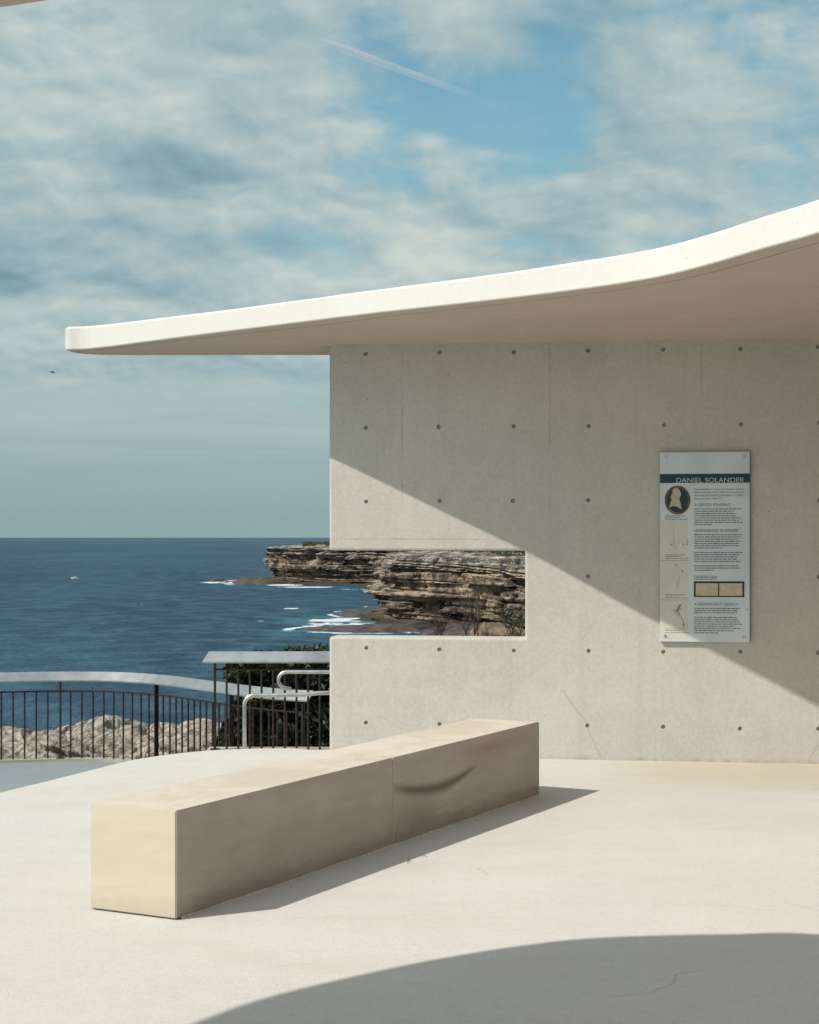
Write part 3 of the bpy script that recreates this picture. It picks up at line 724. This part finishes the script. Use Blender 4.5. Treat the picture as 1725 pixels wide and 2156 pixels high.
# tube handrails
def arc(c, r, a0, a1, n=10): return [(c[0]+r*math.cos(R(a0+(a1-a0)*i/n)), c[1], c[2]+r*math.sin(R(a0+(a1-a0)*i/n))) for i in range(n+1)]
D3 = 16.4
h1 = tag(empty('handrail', (at(515, 1576, D3).x, D3, -.42)), 'polished steel handrail bent down to the ground in front of the wall end', 'handrail')
a_ = at(515, 1461, D3)
pts = [(a_.x, D3, -.42)] + [(a_.x, D3, a_.z-.3)] + arc((a_.x+.09, D3, a_.z-.105), .09, 180, 90) + [tuple(at(640, 1463, D3)), tuple(at(668, 1459.5, D3)), tuple(at(760, 1456.5, D3))]
bm = bmesh.new(); tube(bm, [(q[0]-h1.location.x, q[1]-D3, q[2]+.42) for q in pts], .0205, 14)
bm_ob('tube', bm, M_steel, h1, True)
bm = bmesh.new(); bmesh.ops.create_cone(bm, cap_ends=True, segments=24, radius1=.045, radius2=.045, depth=.008); bmesh.ops.translate(bm, verts=bm.verts[:], vec=(0, 0, .005)); bm_ob('base_flange', bm, M_steel, h1)
D4 = 17.0
b4 = at(604, 1414.8, D4)
h2 = tag(empty('handrail', (b4.x, D4, b4.z)), 'steel handrail ending in a curled hook beside the concrete wall', 'handrail')
r4 = .083
pts = [(.0+1.2, 0, .0), (.6, 0, -.002), (0, 0, 0)] + [(-r4*math.sin(R(q)), 0, -r4+r4*math.cos(R(q))) for q in range(12, 165, 12)] + [(.045, 0, -2*r4-.006)]
bm = bmesh.new(); tube(bm, pts, .0195, 14); bm_ob('tube', bm, M_steel, h2, True)
bm = bmesh.new(); tube(bm, [(.75, 0, -.0), (.75, 0, b4.z*-1-.42)], .016, 10); bm_ob('post', bm, M_steel, h2)

# ------------------------------------------------------------------ near ground beyond the path
xs = np.linspace(-45, 60, 260); ys = np.concatenate([np.linspace(15.5, 60, 170), np.linspace(62, 430, 120)])
X, Y = np.meshgrid(xs, ys)
edgeY = np.where(X < -1, 33.0, 33+np.clip(X+1, 0, 5)*4.5) + 1.6*fbm(X*.3, 0*X, 0, 4, 5)
inland = X > (.078*Y+3.0+2*fbm(Y*.05, X*0, 0, 3, 9))
base = -1.55 - .06*np.clip(Y-22, 0, 30) + .75*np.clip((X+.6)/2.2, 0, 1) - .035*np.clip(Y-30, 0, 60)*(X > -1)
base = np.where(Y > 60, -4.6, base)
drop = np.clip((Y-edgeY)/1.6, 0, 1)
drop = np.where(inland, 0, drop)
Z = base*(1-drop) + (-27)*drop + .16*fbm(X*.9, Y*.9, 0, 5, 3)*(1-drop) + drop*(1-drop)*6*fbm(X*.4, Y*.4, 0, 3, 2)
gm = grid_mesh('ground', X, Y, Z); tag(mesh_ob('ground', gm, M_ground), kind='structure')

def outcrop(name, x0, x1, D, zb, tops, label, seed, depth=3.6, m=None):
    """lumpy bedded sandstone ledge: a displaced half shell; tops = (photo column, photo row) of its skyline"""
    L = (x1-x0)/F*D; nu, nv = 260, 110
    u = np.linspace(0, 1, nu); v = np.linspace(0, 1, nv)
    Uu, Vv = np.meshgrid(u, v)
    xx = x0+(x1-x0)*Uu
    ztop = EYE-(np.interp(xx, [t[0] for t in tops], [t[1] for t in tops])-CY)/F*D
    endf = np.clip(np.sin(np.pi*np.clip(Uu, 0, 1)), 0, 1)**.12
    ang = Vv*np.pi
    Hh = (ztop-zb)*endf
    z = zb-.6+(Hh+.6)*np.sin(np.clip(ang, 0, np.pi))**.62
    yv = D-np.cos(ang)*depth*.5*endf
    Xw = (xx-CX)/F*D
    nzv = fbm(Xw*.8, z*1.4, yv*.8, 5, seed)
    tilt_z = z+.4*Xw+.12*nzv
    z = z+.09*fbm(Xw*1.3, yv*1.2, 0, 3, seed+30)*np.sin(ang)
    beds = np.floor(tilt_z/.11+vnoise(Xw*.6, 0*Xw, yv*.4, seed+3)*.8)
    hb = _h(beds, beds*0, beds*0, seed+5)
    fr = tilt_z/.11-np.floor(tilt_z/.11)
    blk = _h(np.floor(Xw/.55+hb*3+.5*nzv), beds, beds*0, seed+6)
    out = .2*nzv+.2*fbm(Xw*2.6+z*2, z*4.5-Xw, yv*2, 4, seed+33)+.27*(hb-.5)*1.6+.16*(blk-.5)-.13*np.exp(-((fr-.5)/.16)**2)
    rid = 1-np.abs(fbm(Xw*1.7+.6*z, z*1.6, yv*1.3, 4, seed+8))*2
    out = out-.2*np.clip(rid-.72, 0, 1)*2
    yv = yv+np.cos(ang)*-out*1.0
    z = z+np.sin(ang)*(out*.22+.05*(hb-.5))
    me = grid_mesh(name, Xw-Xw.mean(), yv-D, z-zb)
    o = mesh_ob(name, me, m or M_rock); o.location = (Xw.mean(), D, zb)
    return tag(o, label, 'rock', 'sandstone outcrops below the railing')
outcrop('rock_outcrop', -200, 250, 25.6, -2.7, [(-200,1551),(-60,1542),(0,1538),(25,1539),(40,1543),(54,1541),(83,1531),(110,1527),(125,1528),(138,1535),(160,1542),(205,1556),(250,1575)], 'pale bedded rock ledge behind the leftmost railing bars', 4)
outcrop('rock_outcrop', 50, 370, 26.6, -2.9, [(50,1570),(100,1548),(125,1538),(145,1534),(167,1528),(185,1526),(200,1521),(229,1520),(250,1525),(280,1521),(300,1523),(318,1527),(370,1545)], 'tallest pale sandstone hump behind the middle of the curved railing', 9)
outcrop('rock_outcrop', 250, 540, 26.2, -2.8, [(250,1545),(290,1530),(320,1524),(352,1523),(380,1523),(410,1521),(440,1524),(470,1528),(500,1540),(540,1570)], 'pale sandstone hump beside the dark shrub and short railing post', 15)
outcrop('rock_outcrop', 960, 1140, 33.0, -.9, [(960,1338),(990,1326),(1020,1314),(1050,1318),(1090,1328),(1140,1335)], 'low orange rock mound seen at the bottom of the wall slot', 21, 3.5, M_orange)

# ------------------------------------------------------------------ foliage
def leaves(name, clumps, n, size, m, parent=None, up=.2, seed=1, asp=.42):
    r = np.random.default_rng(seed); C = np.array(clumps); w = (C[:, 3]*C[:, 4]*C[:, 5])**.6; idx = r.choice(len(C), n, p=w/w.sum())
    d = r.normal(size=(n, 3)); d /= np.linalg.norm(d, axis=1)[:, None]
    rad = r.uniform(.25, 1, n)**.45*(1+.42*fbm(d[:, 0]*2.3+idx, d[:, 1]*2.3, d[:, 2]*2.3, 3, seed))
    P = C[idx, :3]+d*rad[:, None]*C[idx, 3:6]
    a = d*.8+r.normal(size=(n, 3))*.6; a[:, 2] += up; a /= np.linalg.norm(a, axis=1)[:, None]
    b = np.cross(a, r.normal(size=(n, 3))); b /= np.linalg.norm(b, axis=1)[:, None]
    s = size*r.uniform(.6, 1.3, n)[:, None]
    q = np.stack([P, P+a*s*.5+b*s*asp*.5, P+a*s, P+a*s*.5-b*s*asp*.5], 1).reshape(-1, 3)
    me = bpy.data.meshes.new(name); me.vertices.add(len(q)); me.vertices.foreach_set('co', q.ravel())
    me.loops.add(len(q)); me.loops.foreach_set('vertex_index', np.arange(len(q), dtype=np.int32))
    me.polygons.add(n); me.polygons.foreach_set('loop_start', np.arange(0, 4*n, 4, dtype=np.int32)); me.update(calc_edges=True); me.validate()
    return mesh_ob(name, me, m, parent)
def shrub(loc, clumps, n, size, label, seed):
    root = tag(empty('shrub', loc), label, 'shrub', 'dark shrubs behind the railings')
    leaves('foliage', clumps, n, size, M_leaf, root, .35, seed)
    r = random.Random(seed); bm = bmesh.new()
    for c in clumps:
        mid = Vector((c[0]*.5+r.uniform(-.1, .1), c[1]*.5, c[2]*.5)); end = Vector(c[:3])+Vector((r.uniform(-.1, .1), 0, c[5]*.6))
        tube(bm, [(r.uniform(-.08, .08), r.uniform(-.08, .08), 0), mid, Vector(c[:3]), end], [.035, .024, .014, .004], 5)
    bm_ob('stem', bm, M_twig, root)
    return root
def clumps_from(scr, D, loc, dep):   # (photo x, y, radius px) ellipsoid clumps
    out = []
    for x, y, r_ in scr:
        q = at(x, y, D)-Vector(loc); rr = r_/F*D; out.append((q.x, q.y+random.uniform(-.35, .35)*dep, q.z, rr, max(rr, dep*.5), rr))
    return out
L1 = (-1.15, 21.4, -1.55)
scr = [(500,1396,12),(515,1412,22),(545,1400,20),(570,1392,14),(560,1425,34),(600,1398,24),(630,1410,38),(660,1392,22),(690,1405,38),(720,1400,36),(520,1440,26),(560,1470,50),(620,1460,55),(680,1460,60),(740,1450,60),(580,1520,60),(640,1530,65),(700,1530,70),(760,1500,70),(490,1418,9),(545,1385,9),(610,1382,9),(668,1378,9)]
shrub(L1, clumps_from(scr, 21.4, L1, 1.0), 26000, .085, 'tall dark leafy shrub rising behind the short straight railing', 3)
L2 = (-1.75, 20.9, -1.5)
scr = [(520,1490,22),(510,1530,30),(545,1520,40),(500,1560,26),(540,1570,40),(600,1570,50),(575,1480,30),(660,1580,50),(480,1545,14),(470,1575,16)]
shrub(L2, clumps_from(scr, 20.9, L2, .8), 13000, .08, 'low dark shrub filling the corner under the silver rail', 5)

def dead_shrub(x, y0, D, height, spread, label, seed, leafy=0):
    base = at(x, y0, D); root = tag(empty('dead_shrub', base), label, 'shrub', 'bare shrubs seen through the wall slot')
    r = random.Random(seed); bm = bmesh.new(); tips = []
    def grow(p, d, l, rad, lv):
        q = p; pts = [p]; rs = [rad]
        for k in range(3):
            d2 = (d+Vector((r.uniform(-.25, .25), r.uniform(-.2, .2), r.uniform(-.1, .22)))).normalized(); q = q+d2*l/3; pts.append(q); rs.append(max(rad*(1-.2*(k+1)), .003)); d = d2
        tube(bm, pts, rs, 5 if lv > 1 else 4)
        if lv > 0:
            for k in range(r.choice((2, 3, 3))):
                a_ = r.uniform(-1, 1)*spread; grow(pts[r.choice((1, 2, 3))], (d+Vector((a_, r.uniform(-.5, .5), r.uniform(-.1, .5)))).normalized(), l*r.uniform(.55, .8), rad*.55, lv-1)
        else: tips.append(q)
    for k in range(4): grow(Vector((r.uniform(-.05, .05), 0, -.1)), Vector((r.uniform(-.55, .55)*spread, r.uniform(-.3, .3), 1)).normalized(), height*.42, .015, 4)
    bm_ob('branches', bm, M_twig, root)
    if leafy:
        C = [(t.x, t.y, t.z, .04, .04, .04) for t in tips[::2]]
        leaves('foliage', C, leafy, .05, M_leaf, root, .3, seed)
dead_shrub(1000, 1352, 26, 1.0, 1.0, 'bare branching shrub at the centre of the wall slot', 4)
dead_shrub(930, 1350, 25, .62, .9, 'small bare shrub nearest the surf in the wall slot', 12)
dead_shrub(1165, 1352, 26, .6, 1.0, 'bare shrub hard against the right end of the wall slot', 31, 300)
dead_shrub(1085, 1350, 27, .62, .9, 'dark twiggy shrub right of centre in the wall slot', 23, 350)
def spiky(x, y0, D, h, label, seed):
    base = at(x, y0, D); root = tag(empty('spiky_plant', base), label, 'plant', 'spiky tussocks behind the wall slot'); r = random.Random(seed); bm = bmesh.new()
    for k in range(70):
        a_ = r.uniform(0, 6.28); lean = r.uniform(.1, 1.0); l = h*r.uniform(.6, 1.1); w = .006
        dv = Vector((math.cos(a_)*lean, math.sin(a_)*lean, 1)).normalized(); sd = Vector((-math.sin(a_), math.cos(a_), 0))*w
        p0 = Vector((r.uniform(-.05, .05), r.uniform(-.05, .05), -.05)); p1 = p0+dv*l*.6; p2 = p0+dv*l-Vector((0, 0, lean*.12*h))
        v = [bm.verts.new(q) for q in (p0-sd, p0+sd, p1+sd*.7, p1-sd*.7, p2)]
        bm.faces.new((v[0], v[1], v[2], v[3])); bm.faces.new((v[3], v[2], v[4]))
    bm_ob('blades', bm, M_blade, root)
spiky(1023, 1346, 24.5, .22, 'grey tussock beside the central bare shrub', 2)
spiky(1046, 1347, 25, .2, 'small tussock on the orange mound', 3)
spiky(1090, 1348, 24, .3, 'largest tussock near the right end of the slot', 6)
spiky(1068, 1346, 25.5, .22, 'tussock between the mound and the twiggy shrub', 8)

# ------------------------------------------------------------------ headlands
SEA = -25.0
def headland(name, plan, ds, nz, seed, prof, talus, scale=1., caves=(), dipk=0.):
    P = np.array(catmull(plan, 30)); d = np.r_[0, np.cumsum(np.hypot(*np.diff(P, axis=0).T))]
    s = np.arange(0, d[-1], ds); px = np.interp(s, d, P[:, 0]); py = np.interp(s, d, P[:, 1])
    tx = np.gradient(px); ty = np.gradient(py); k = 25
    ker = np.ones(k)/k; pad = lambda a: np.convolve(np.pad(a, k//2, 'edge'), ker, 'valid')
    tx, ty = pad(tx), pad(ty); L = np.hypot(tx, ty); nx, ny = ty/L, -tx/L
    z = np.linspace(SEA-2, -4.2, nz); S, Zz = np.meshgrid(s, z)
    r = np.random.default_rng(seed)
    lv = [SEA-3.]
    while lv[-1] < -4.5:
        zc = lv[-1]; lv.append(zc + (r.uniform(.5, 1.1) if zc < -19 else r.uniform(1.3, 3.6) if zc < -9.5 else r.uniform(.35, 1.0)))
    lv = np.array(lv)
    dip = .5*fbm(S*.02, 0*S, 0, 3, seed+1)*2+.006*(S-S.mean())*scale+dipk*(S-S.mean())+.15*fbm(S*.3, Zz*.2, 0, 2, seed+2)
    Zq = Zz+dip
    kk = np.clip(np.searchsorted(lv, Zq)-1, 0, len(lv)-2); th = lv[kk+1]-lv[kk]; fr = (Zq-lv[kk])/th
    o_k = (_h(kk, kk*0, kk*0, seed+4)-.5)
    Lk = (5+14*_h(kk, kk*0+3, kk*0, seed))*(.5+.5*np.clip(th, .3, 2))
    bl_ = np.floor(S/Lk+_h(kk, kk*0+7, kk*0, seed)*9+.25*fbm(S*.15, Zz*.6, 0, 2, seed+6)); fb = S/Lk+_h(kk, kk*0+7, kk*0, seed)*9; fb = fb-np.floor(fb)
    hb = _h(kk, bl_, kk*0, seed+8)-.5
    out = o_k*2.6+hb*2.6*np.clip(th, .4, 1.4)+1.1*fbm(S*.06, kk*1.7, 0, 3, seed+9)*1.6
    out = out-1.1*np.exp(-(np.minimum(fr, 1-fr)*th/.16)**2)-1.3*np.exp(-(np.minimum(fb, 1-fb)*Lk/.35)**2)
    out = out-1.6*np.clip(fbm(S*.16, Zz*.28, 0, 3, seed+50)-.12, 0, 1)*3
    out = out+.5*fbm(S*.8, Zz*1.3, 0, 4, seed+10)+4.0*fbm(S*.035, Zz*.04, 0, 3, seed+11)
    out = out+np.interp(Zz, [q[0] for q in prof], [q[1] for q in prof])*(.62+.75*fbm(S*.022+3, Zz*.03, 0, 3, seed+40))
    out = out+np.clip(-22.2-Zz, 0, 4)*talus*(.6+.8*vnoise(S*.08, S*0, 0, seed+13)**2)
    for (sc_, zc, ws, wz, dep) in caves: out = out-dep*np.exp(-(((S-sc_)/ws)**4+((Zz-zc)/wz)**4))
    X = px[None]+nx[None]*out; Y = py[None]+ny[None]*out; Z = Zz+.05*vnoise(S, Zz, 0, seed)
    # inland cap: rows marching inland from the top edge
    for i, inl in enumerate((1.2, 2.8, 5, 8, 12, 18, 27, 40)):
        wob = fbm(s*.15, s*0+i, 0, 3, seed+20)
        ox = -nx*inl; oy = -ny*inl
        X = np.vstack([X, X[nz-1]+ox*(1+.3*wob)]); Y = np.vstack([Y, Y[nz-1]+oy*(1+.3*wob)]); Z = np.vstack([Z, (-4.2+min(inl*.07, 1.4)+.5*wob+.25*(i % 2))*np.ones_like(s)])
    me = grid_mesh(name, X, Y, Z)
    return tag(mesh_ob(name, me, M_cliff), kind='structure'), X[nz:], Y[nz:], Z[nz:]
prof = [(-27,0),(-23,-1.5),(-20.5,0),(-20,1.5),(-18,1.6),(-17.8,3.2),(-16.2,2.8),(-15.9,6.2),(-15.1,6.6),(-14.9,3.6),(-13.4,3.0),(-13.2,.4),(-12.0,.2),(-11.8,3.2),(-8.8,3.6),(-8.6,1.2),(-7.4,1.0),(-7.2,-.6),(-6,-1.0),(-5.8,-2.6),(-4.2,-4.5)]
near_plan = [(90,760),(30,700),(2,640),(-7,590),(-10,550),(-6,522),(3,505),(14,492),(26,474),(38,452),(60,436),(110,415),(190,395)]
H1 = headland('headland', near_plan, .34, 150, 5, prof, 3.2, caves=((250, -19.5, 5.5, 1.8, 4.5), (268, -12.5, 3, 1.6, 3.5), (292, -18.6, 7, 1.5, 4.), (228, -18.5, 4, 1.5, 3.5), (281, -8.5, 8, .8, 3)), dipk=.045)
prof2 = [(-27,0),(-23,-3),(-19,-2.2),(-17,.5),(-13,1.8),(-10,1.0),(-8,1.8),(-5,.2),(-4.2,-1.5)]
far_plan = [(60,1350),(-20,1220),(-60,1120),(-80,1060),(-84,1015),(-74,985),(-56,962),(-42,948),(-20,935),(10,925),(60,920),(160,915),(320,905)]
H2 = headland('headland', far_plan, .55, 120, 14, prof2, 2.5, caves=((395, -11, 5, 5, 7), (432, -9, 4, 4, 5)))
# scrub on the near plateau
_, HX, HY, HZ = H1
pts = []
for k in range(1400):
    i = random.randint(2, 7); j = random.randint(0, HX.shape[1]-1); x, y = HX[i, j], HY[i, j]
    if y < 620 and x > 12 and y > 380: 
        lat = x/y*F+CX
        if i >= 5 or lat > 1030 or random.random() < .15: pts.append((x+random.uniform(-2, 2), y+random.uniform(-4, 4), HZ[i, j]+(1.3 if lat > 1000 else .2), 1.8, 2.4, 1.3 if lat > 1000 else .45))
tag(leaves('scrub', pts, 45000, .55, M_scrub, None, .6, 6, .7), 'low green coastal scrub on the plateau above the near cliff', 'scrub', kind='stuff')
_, GX, GY, GZ = H2
pts = []
for k in range(400):
    i = random.randint(3, 7); j = random.randint(0, GX.shape[1]-1); x, y = GX[i, j], GY[i, j]
    lat = x/y*F+CX
    if 640 < lat < 1130 and y < 1200: pts.append((x, y, GZ[i, j]+.3, 2.2, 3., .7))
tag(leaves('scrub', pts, 9000, 1.0, M_scrub, None, .6, 7, .7), 'dark scrub on top of the far headland', 'scrub', kind='stuff')

def shelf(x0, x1, ya, yb, label, seed, hgt=1.3):
    Dn, Df = (EYE-SEA)*F/(yb-CY), (EYE-SEA)*F/(ya-CY); Dc = (Dn+Df)/2
    cx_, rx, ry = ((x0+x1)/2-CX)/F*Dc, (x1-x0)/2/F*Dc, (Df-Dn)/2
    nr, na = 46, 200; rr = np.linspace(0, 1, nr)[:, None]; aa = np.linspace(0, 2*np.pi, na, endpoint=False)[None]
    lim = 1+.28*fbm(np.cos(aa)*1.6, np.sin(aa)*1.6, 0, 4, seed); q = rr*lim
    X = np.cos(aa)*q*rx; Y = np.sin(aa)*q*ry
    Z = hgt*(1-rr**5)*(.62+.5*fbm(X*.12, Y*.1, 0, 4, seed+3))+.25*np.floor(3*fbm(X*.09, Y*.05, 0, 2, seed+5))*.6-1.2*rr**6
    me = grid_mesh('rock_shelf', X, Y, Z, True); o = mesh_ob('rock_shelf', me, M_shelf); o.location = (cx_, Dc, SEA)
    return tag(o, label, 'rock', 'dark rock shelves in the surf'), (cx_, Dc, rx, ry)
SH = []
for a_ in ((700, 880, 1284, 1300, 'dark flat rock shelf in the surf under the near cliff, farther from the wall', 2, 2.0), (870, 1190, 1318, 1352, 'broad brown boulder apron at the foot of the near cliff', 17, 3.0), (612, 960, 1318, 1333, 'longest low rock shelf in the surf, just above the wall sill', 6, 1.9),
           (480, 640, 1218, 1232, 'low dark rock point at the foot of the far headland', 9, 3.0), (446, 472, 1220, 1225, 'small separate dark rock off the tip of the far headland', 12, 2.0)):
    SH.append(shelf(*a_)[1])

# ------------------------------------------------------------------ sea
ang = np.concatenate([np.linspace(-180, -17, 40)[:-1], np.linspace(-17, 12, 620), np.linspace(12, 180, 40)[1:]])
dist = np.concatenate([np.geomspace(30, 200, 25)[:-1], np.geomspace(200, 1500, 420), np.geomspace(1500, 90000, 70)[1:]])
AA, DD = np.meshgrid(np.radians(ang), dist)
X = np.sin(AA)*DD; Y = np.cos(AA)*DD
Z = SEA+0*X + .35*fbm(X*.03, Y*.045, 0, 4, 31)*np.clip(1-DD/4000, 0, 1)
me = grid_mesh('sea', X, Y, Z)
foam = np.zeros_like(X); turq = np.zeros_like(X)
def patch(x0, x1, y, hy, a_):
    global foam
    sx = X/np.maximum(Y, 1)*F+CX; sy = CY+(EYE-SEA)*F/np.maximum(Y, 1)
    ok = Y > 100
    xc, rx = (x0+x1)/2, (x1-x0)/2
    g = np.exp(-np.abs((sx-xc)/rx)**4-((sy-y)/hy)**2)*ok
    n = .5+.5*fbm(X*.10, Y*.035, 0, 4, int(x0+y))
    foam = np.maximum(foam, 1.35*a_*g*np.clip((n-.33)*5, 0, 1))
    return g
for q in ((422,535,1226.5,2.2,1.),(560,640,1232,1.8,.9),(585,740,1236.5,1.8,.9),(700,790,1241,1.5,.5),(615,850,1306,5,1.),(690,845,1302,2.5,1.),(640,800,1314,3,.8),(600,720,1318.5,1.8,.9),(542,612,1329,2.6,1.),(697,850,1333,3.4,1.2),(640,700,1331,2.,.8),
          (755,800,1276,2.2,.8),(594,632,1281,1.6,.8),(536,560,1307.5,1.3,.6),(410,450,1276.5,1.,.35),(270,360,1272,1.2,.35),(480,500,1309,1.2,.5),(320,350,1276,1,.3),(440,520,1265,1,.25),(30,160,1270,1,.22),(230,300,1290,1,.2),(190,230,1306,1,.2),(60,110,1345,1.2,.25)): patch(*q)
for (x0, x1, y, hy, a_) in ((600,880,1308,12,1.),(560,860,1328,10,.7),(520,800,1238,4,.4)):
    g = patch(x0, x1, y, hy, 0.0); turq = np.maximum(turq, a_*g)
for (cx_, Dc, rx, ry) in SH:
    q = np.sqrt(((X-cx_)/(rx*1.05))**2+((Y-Dc)/(ry*1.12))**2)
    foam = np.maximum(foam, np.exp(-((q-1.0)/.09)**2)*np.clip((.5+.5*fbm(X*.12, Y*.05, 0, 4, 77)-.33)*4, 0, 1))
add_attr(me, 'foam', foam); add_attr(me, 'shoal', turq)
m, T, b = mat('sea_water', (.01, .03, .05), .16, 0, .5)
g = T.new('ShaderNodeNewGeometry'); c = g.outputs['Position']; x, y, z = T.sep(c)
fa = T.new('ShaderNodeAttribute', attribute_name='foam').outputs['Fac']; ta = T.new('ShaderNodeAttribute', attribute_name='shoal').outputs['Fac']
patchy = T.noise(T.scale(c, (.5, .16, 1)), .008, 6, .62)
w1 = T.noise(T.scale(c, (1, .8, 1)), .09, 6, .65); w2 = T.noise(T.scale(c, (1, .8, 1)), .45, 4, .6)
colr = T.mix(T.ramp(patchy, .38, .62), (.009, .034, .063), (.022, .066, .108))
colr = T.mix(T.ramp(w1, .40, .64, 0, .9), colr, (.034, .088, .130))
colr = T.mix(T.m('MULTIPLY', ta, T.ramp(w1, .35, .6, .2, .75)), colr, (.05, .20, .24))
lace = T.ramp(T.m('ADD', fa, T.m('MULTIPLY', T.m('SUBTRACT', T.noise(T.scale(c, (1, .35, 1)), .42, 6, .75), .5), 2.2)), .42, .95, 0, .9)
lace = T.m('MULTIPLY', lace, T.ramp(fa, .05, .25))
colr = T.mix(lace, colr, (.66, .71, .72))
h = T.m('ADD', T.m('MULTIPLY', w1, 3.6), T.m('MULTIPLY', w2, 1.2)); nrm = T.bump(h, .8, 1.2)
df = T.new('ShaderNodeBsdfDiffuse'); T.l.new(colr, df.inputs[0]); gl = T.new('ShaderNodeBsdfGlossy'); gl.inputs['Roughness'].default_value = .24
T.l.new(nrm, gl.inputs['Normal']); T.l.new(nrm, df.inputs['Normal'])
fr = T.new('ShaderNodeFresnel'); fr.inputs[0].default_value = 1.33; T.l.new(nrm, fr.inputs['Normal'])
# the steep sides of small waves cap the mirror share of a wind-roughened sea
k = T.m('MULTIPLY', T.ramp(fr.outputs[0], .02, 1, .02, .30, False), T.m('SUBTRACT', 1.0, lace))
mx = T.new('ShaderNodeMixShader'); T.l.new(k, mx.inputs[0]); T.l.new(df.outputs[0], mx.inputs[1]); T.l.new(gl.outputs[0], mx.inputs[2]); T.l.new(mx.outputs[0], T.n['Material Output'].inputs[0])
tag(mesh_ob('sea', me, m, None, True), kind='structure')

# ------------------------------------------------------------------ boat, bird, vapour trail
M_hull = flat('boat_white', (.75, .78, .78)); M_deck = flat('boat_cabin', (.5, .36, .28)); M_wake = flat('boat_glass', (.05, .06, .07))
bp = floor_pt(158, 1218.5, SEA)
boat = tag(empty('boat', (bp[0], bp[1], SEA+.1), R(6)), 'tiny white motor boat alone on the open sea', 'boat')
boat.scale = (.75, .75, .75)
bm = bmesh.new(); prevv = None
for t in np.linspace(0, 1, 12):
    w = .95*(1-(max(0, .55-t)/.55)**2.2)+.02; x = -3.1+6.0*t; fb = .9+.35*(1-t)
    vv = [bm.verts.new(q) for q in ((x, -w, fb), (x, -w*.75, .1), (x, 0, -.3), (x, w*.75, .1), (x, w, fb))]
    if prevv:
        for a_ in range(4): bm.faces.new((prevv[a_], prevv[a_+1], vv[a_+1], vv[a_]))
        bm.faces.new((prevv[4], prevv[0], vv[0], vv[4]))
    else: bm.faces.new(vv[::-1])
    prevv = vv
bm.faces.new(prevv); bmesh.ops.recalc_face_normals(bm, faces=bm.faces[:]); bm_ob('hull', bm, M_hull, boat)
cb = box_ob('cabin', -.6, 1.2, -.65, .65, 1.0, 2.0, M_deck, boat, .08); box_ob('roof', -.8, 1.4, -.75, .75, 2.01, 2.1, M_hull, boat, .02)
box_ob('windscreen', -.72, -.62, -.55, .55, 1.4, 1.9, M_wake, boat, .01)
box_ob('outboard_motor', 2.9, 3.3, -.2, .2, .2, 1.3, M_wake, boat, .05)

M_bird = flat('bird_dark', (.03, .035, .04))
bq = at(109.5, 783.5, 130)
bird = tag(empty('bird', bq, R(20)), 'tiny dark seabird gliding in the sky left of the roof tip', 'bird')
bm = bmesh.new(); tube(bm, [(-.19, 0, .03), (-.15, 0, .035), (-.08, 0, .02), (.02, 0, .0), (.12, 0, -.02), (.2, 0, -.035), (.25, 0, -.045)], [.006, .022, .042, .05, .035, .022, .02], 8)
for sgn in (-1, 1):
    o_ = [(-.06, .03, .015), (.06, .03, .01), (.09, .22, .05), (.12, .45, .02), (.03, .22, .06)]
    v = [bm.verts.new((q[0], q[1]*sgn, q[2]+.006)) for q in o_]; v2 = [bm.verts.new((q[0], q[1]*sgn, q[2]-.006)) for q in o_]
    bm.faces.new(v); bm.faces.new(v2[::-1])
    for i in range(5): bm.faces.new((v[i], v[(i+1) % 5], v2[(i+1) % 5], v2[i]))
bmesh.ops.recalc_face_normals(bm, faces=bm.faces[:])
bm_ob('body', bm, M_bird, bird, True)

m, T, b = mat('vapour', (.9, .92, .92), 1, 0, 0)
tr = T.new('ShaderNodeBsdfTransparent'); df = T.new('ShaderNodeBsdfTranslucent'); df.inputs[0].default_value = (.9, .93, .95, 1); d2 = T.new('ShaderNodeBsdfDiffuse'); d2.inputs[0].default_value = (.9, .93, .95, 1)
ad = T.new('ShaderNodeMixShader'); T.l.new(d2.outputs[0], ad.inputs[1]); T.l.new(df.outputs[0], ad.inputs[2])
lw = T.new('ShaderNodeLayerWeight'); lw.inputs[0].default_value = .5
fac = T.m('SUBTRACT', 1.0, lw.outputs['Facing']); c = oc(T); x, y, z = T.sep(c)
al = T.m('MULTIPLY', T.m('POWER', fac, 1.6), T.ramp(T.noise(T.scale(c, (.004, .012, .012)), 1, 5, .65), .3, .7, .25, .5))
al = T.m('MULTIPLY', al, T.m('MULTIPLY', T.ramp(x, 0, 250), T.ramp(x, 600, 1260, 1, .1)))
mx = T.new('ShaderNodeMixShader'); T.l.new(al, mx.inputs[0]); T.l.new(tr.outputs[0], mx.inputs[1]); T.l.new(ad.outputs[0], mx.inputs[2])
T.l.new(mx.outputs[0], T.n['Material Output'].inputs[0])
p0, p1 = at(652, 76, 11000), at(1068, 229, 11000)
vec = p1-p0; bm = bmesh.new(); N = 60
tube(bm, [(vec.length*i/N, 0, 0) for i in range(N+1)], [2+(27*min(1, i/8))*(1-.3*i/N) for i in range(N+1)], 24, False)
vt = bm_ob('vapour_trail', bm, m, None, True); vt.location = p0; vt.rotation_euler = vec.to_track_quat('X', 'Z').to_euler()
vt.visible_shadow = True
tag(vt, 'thin white aircraft trail slanting across the blue gap in the clouds', 'vapour trail')
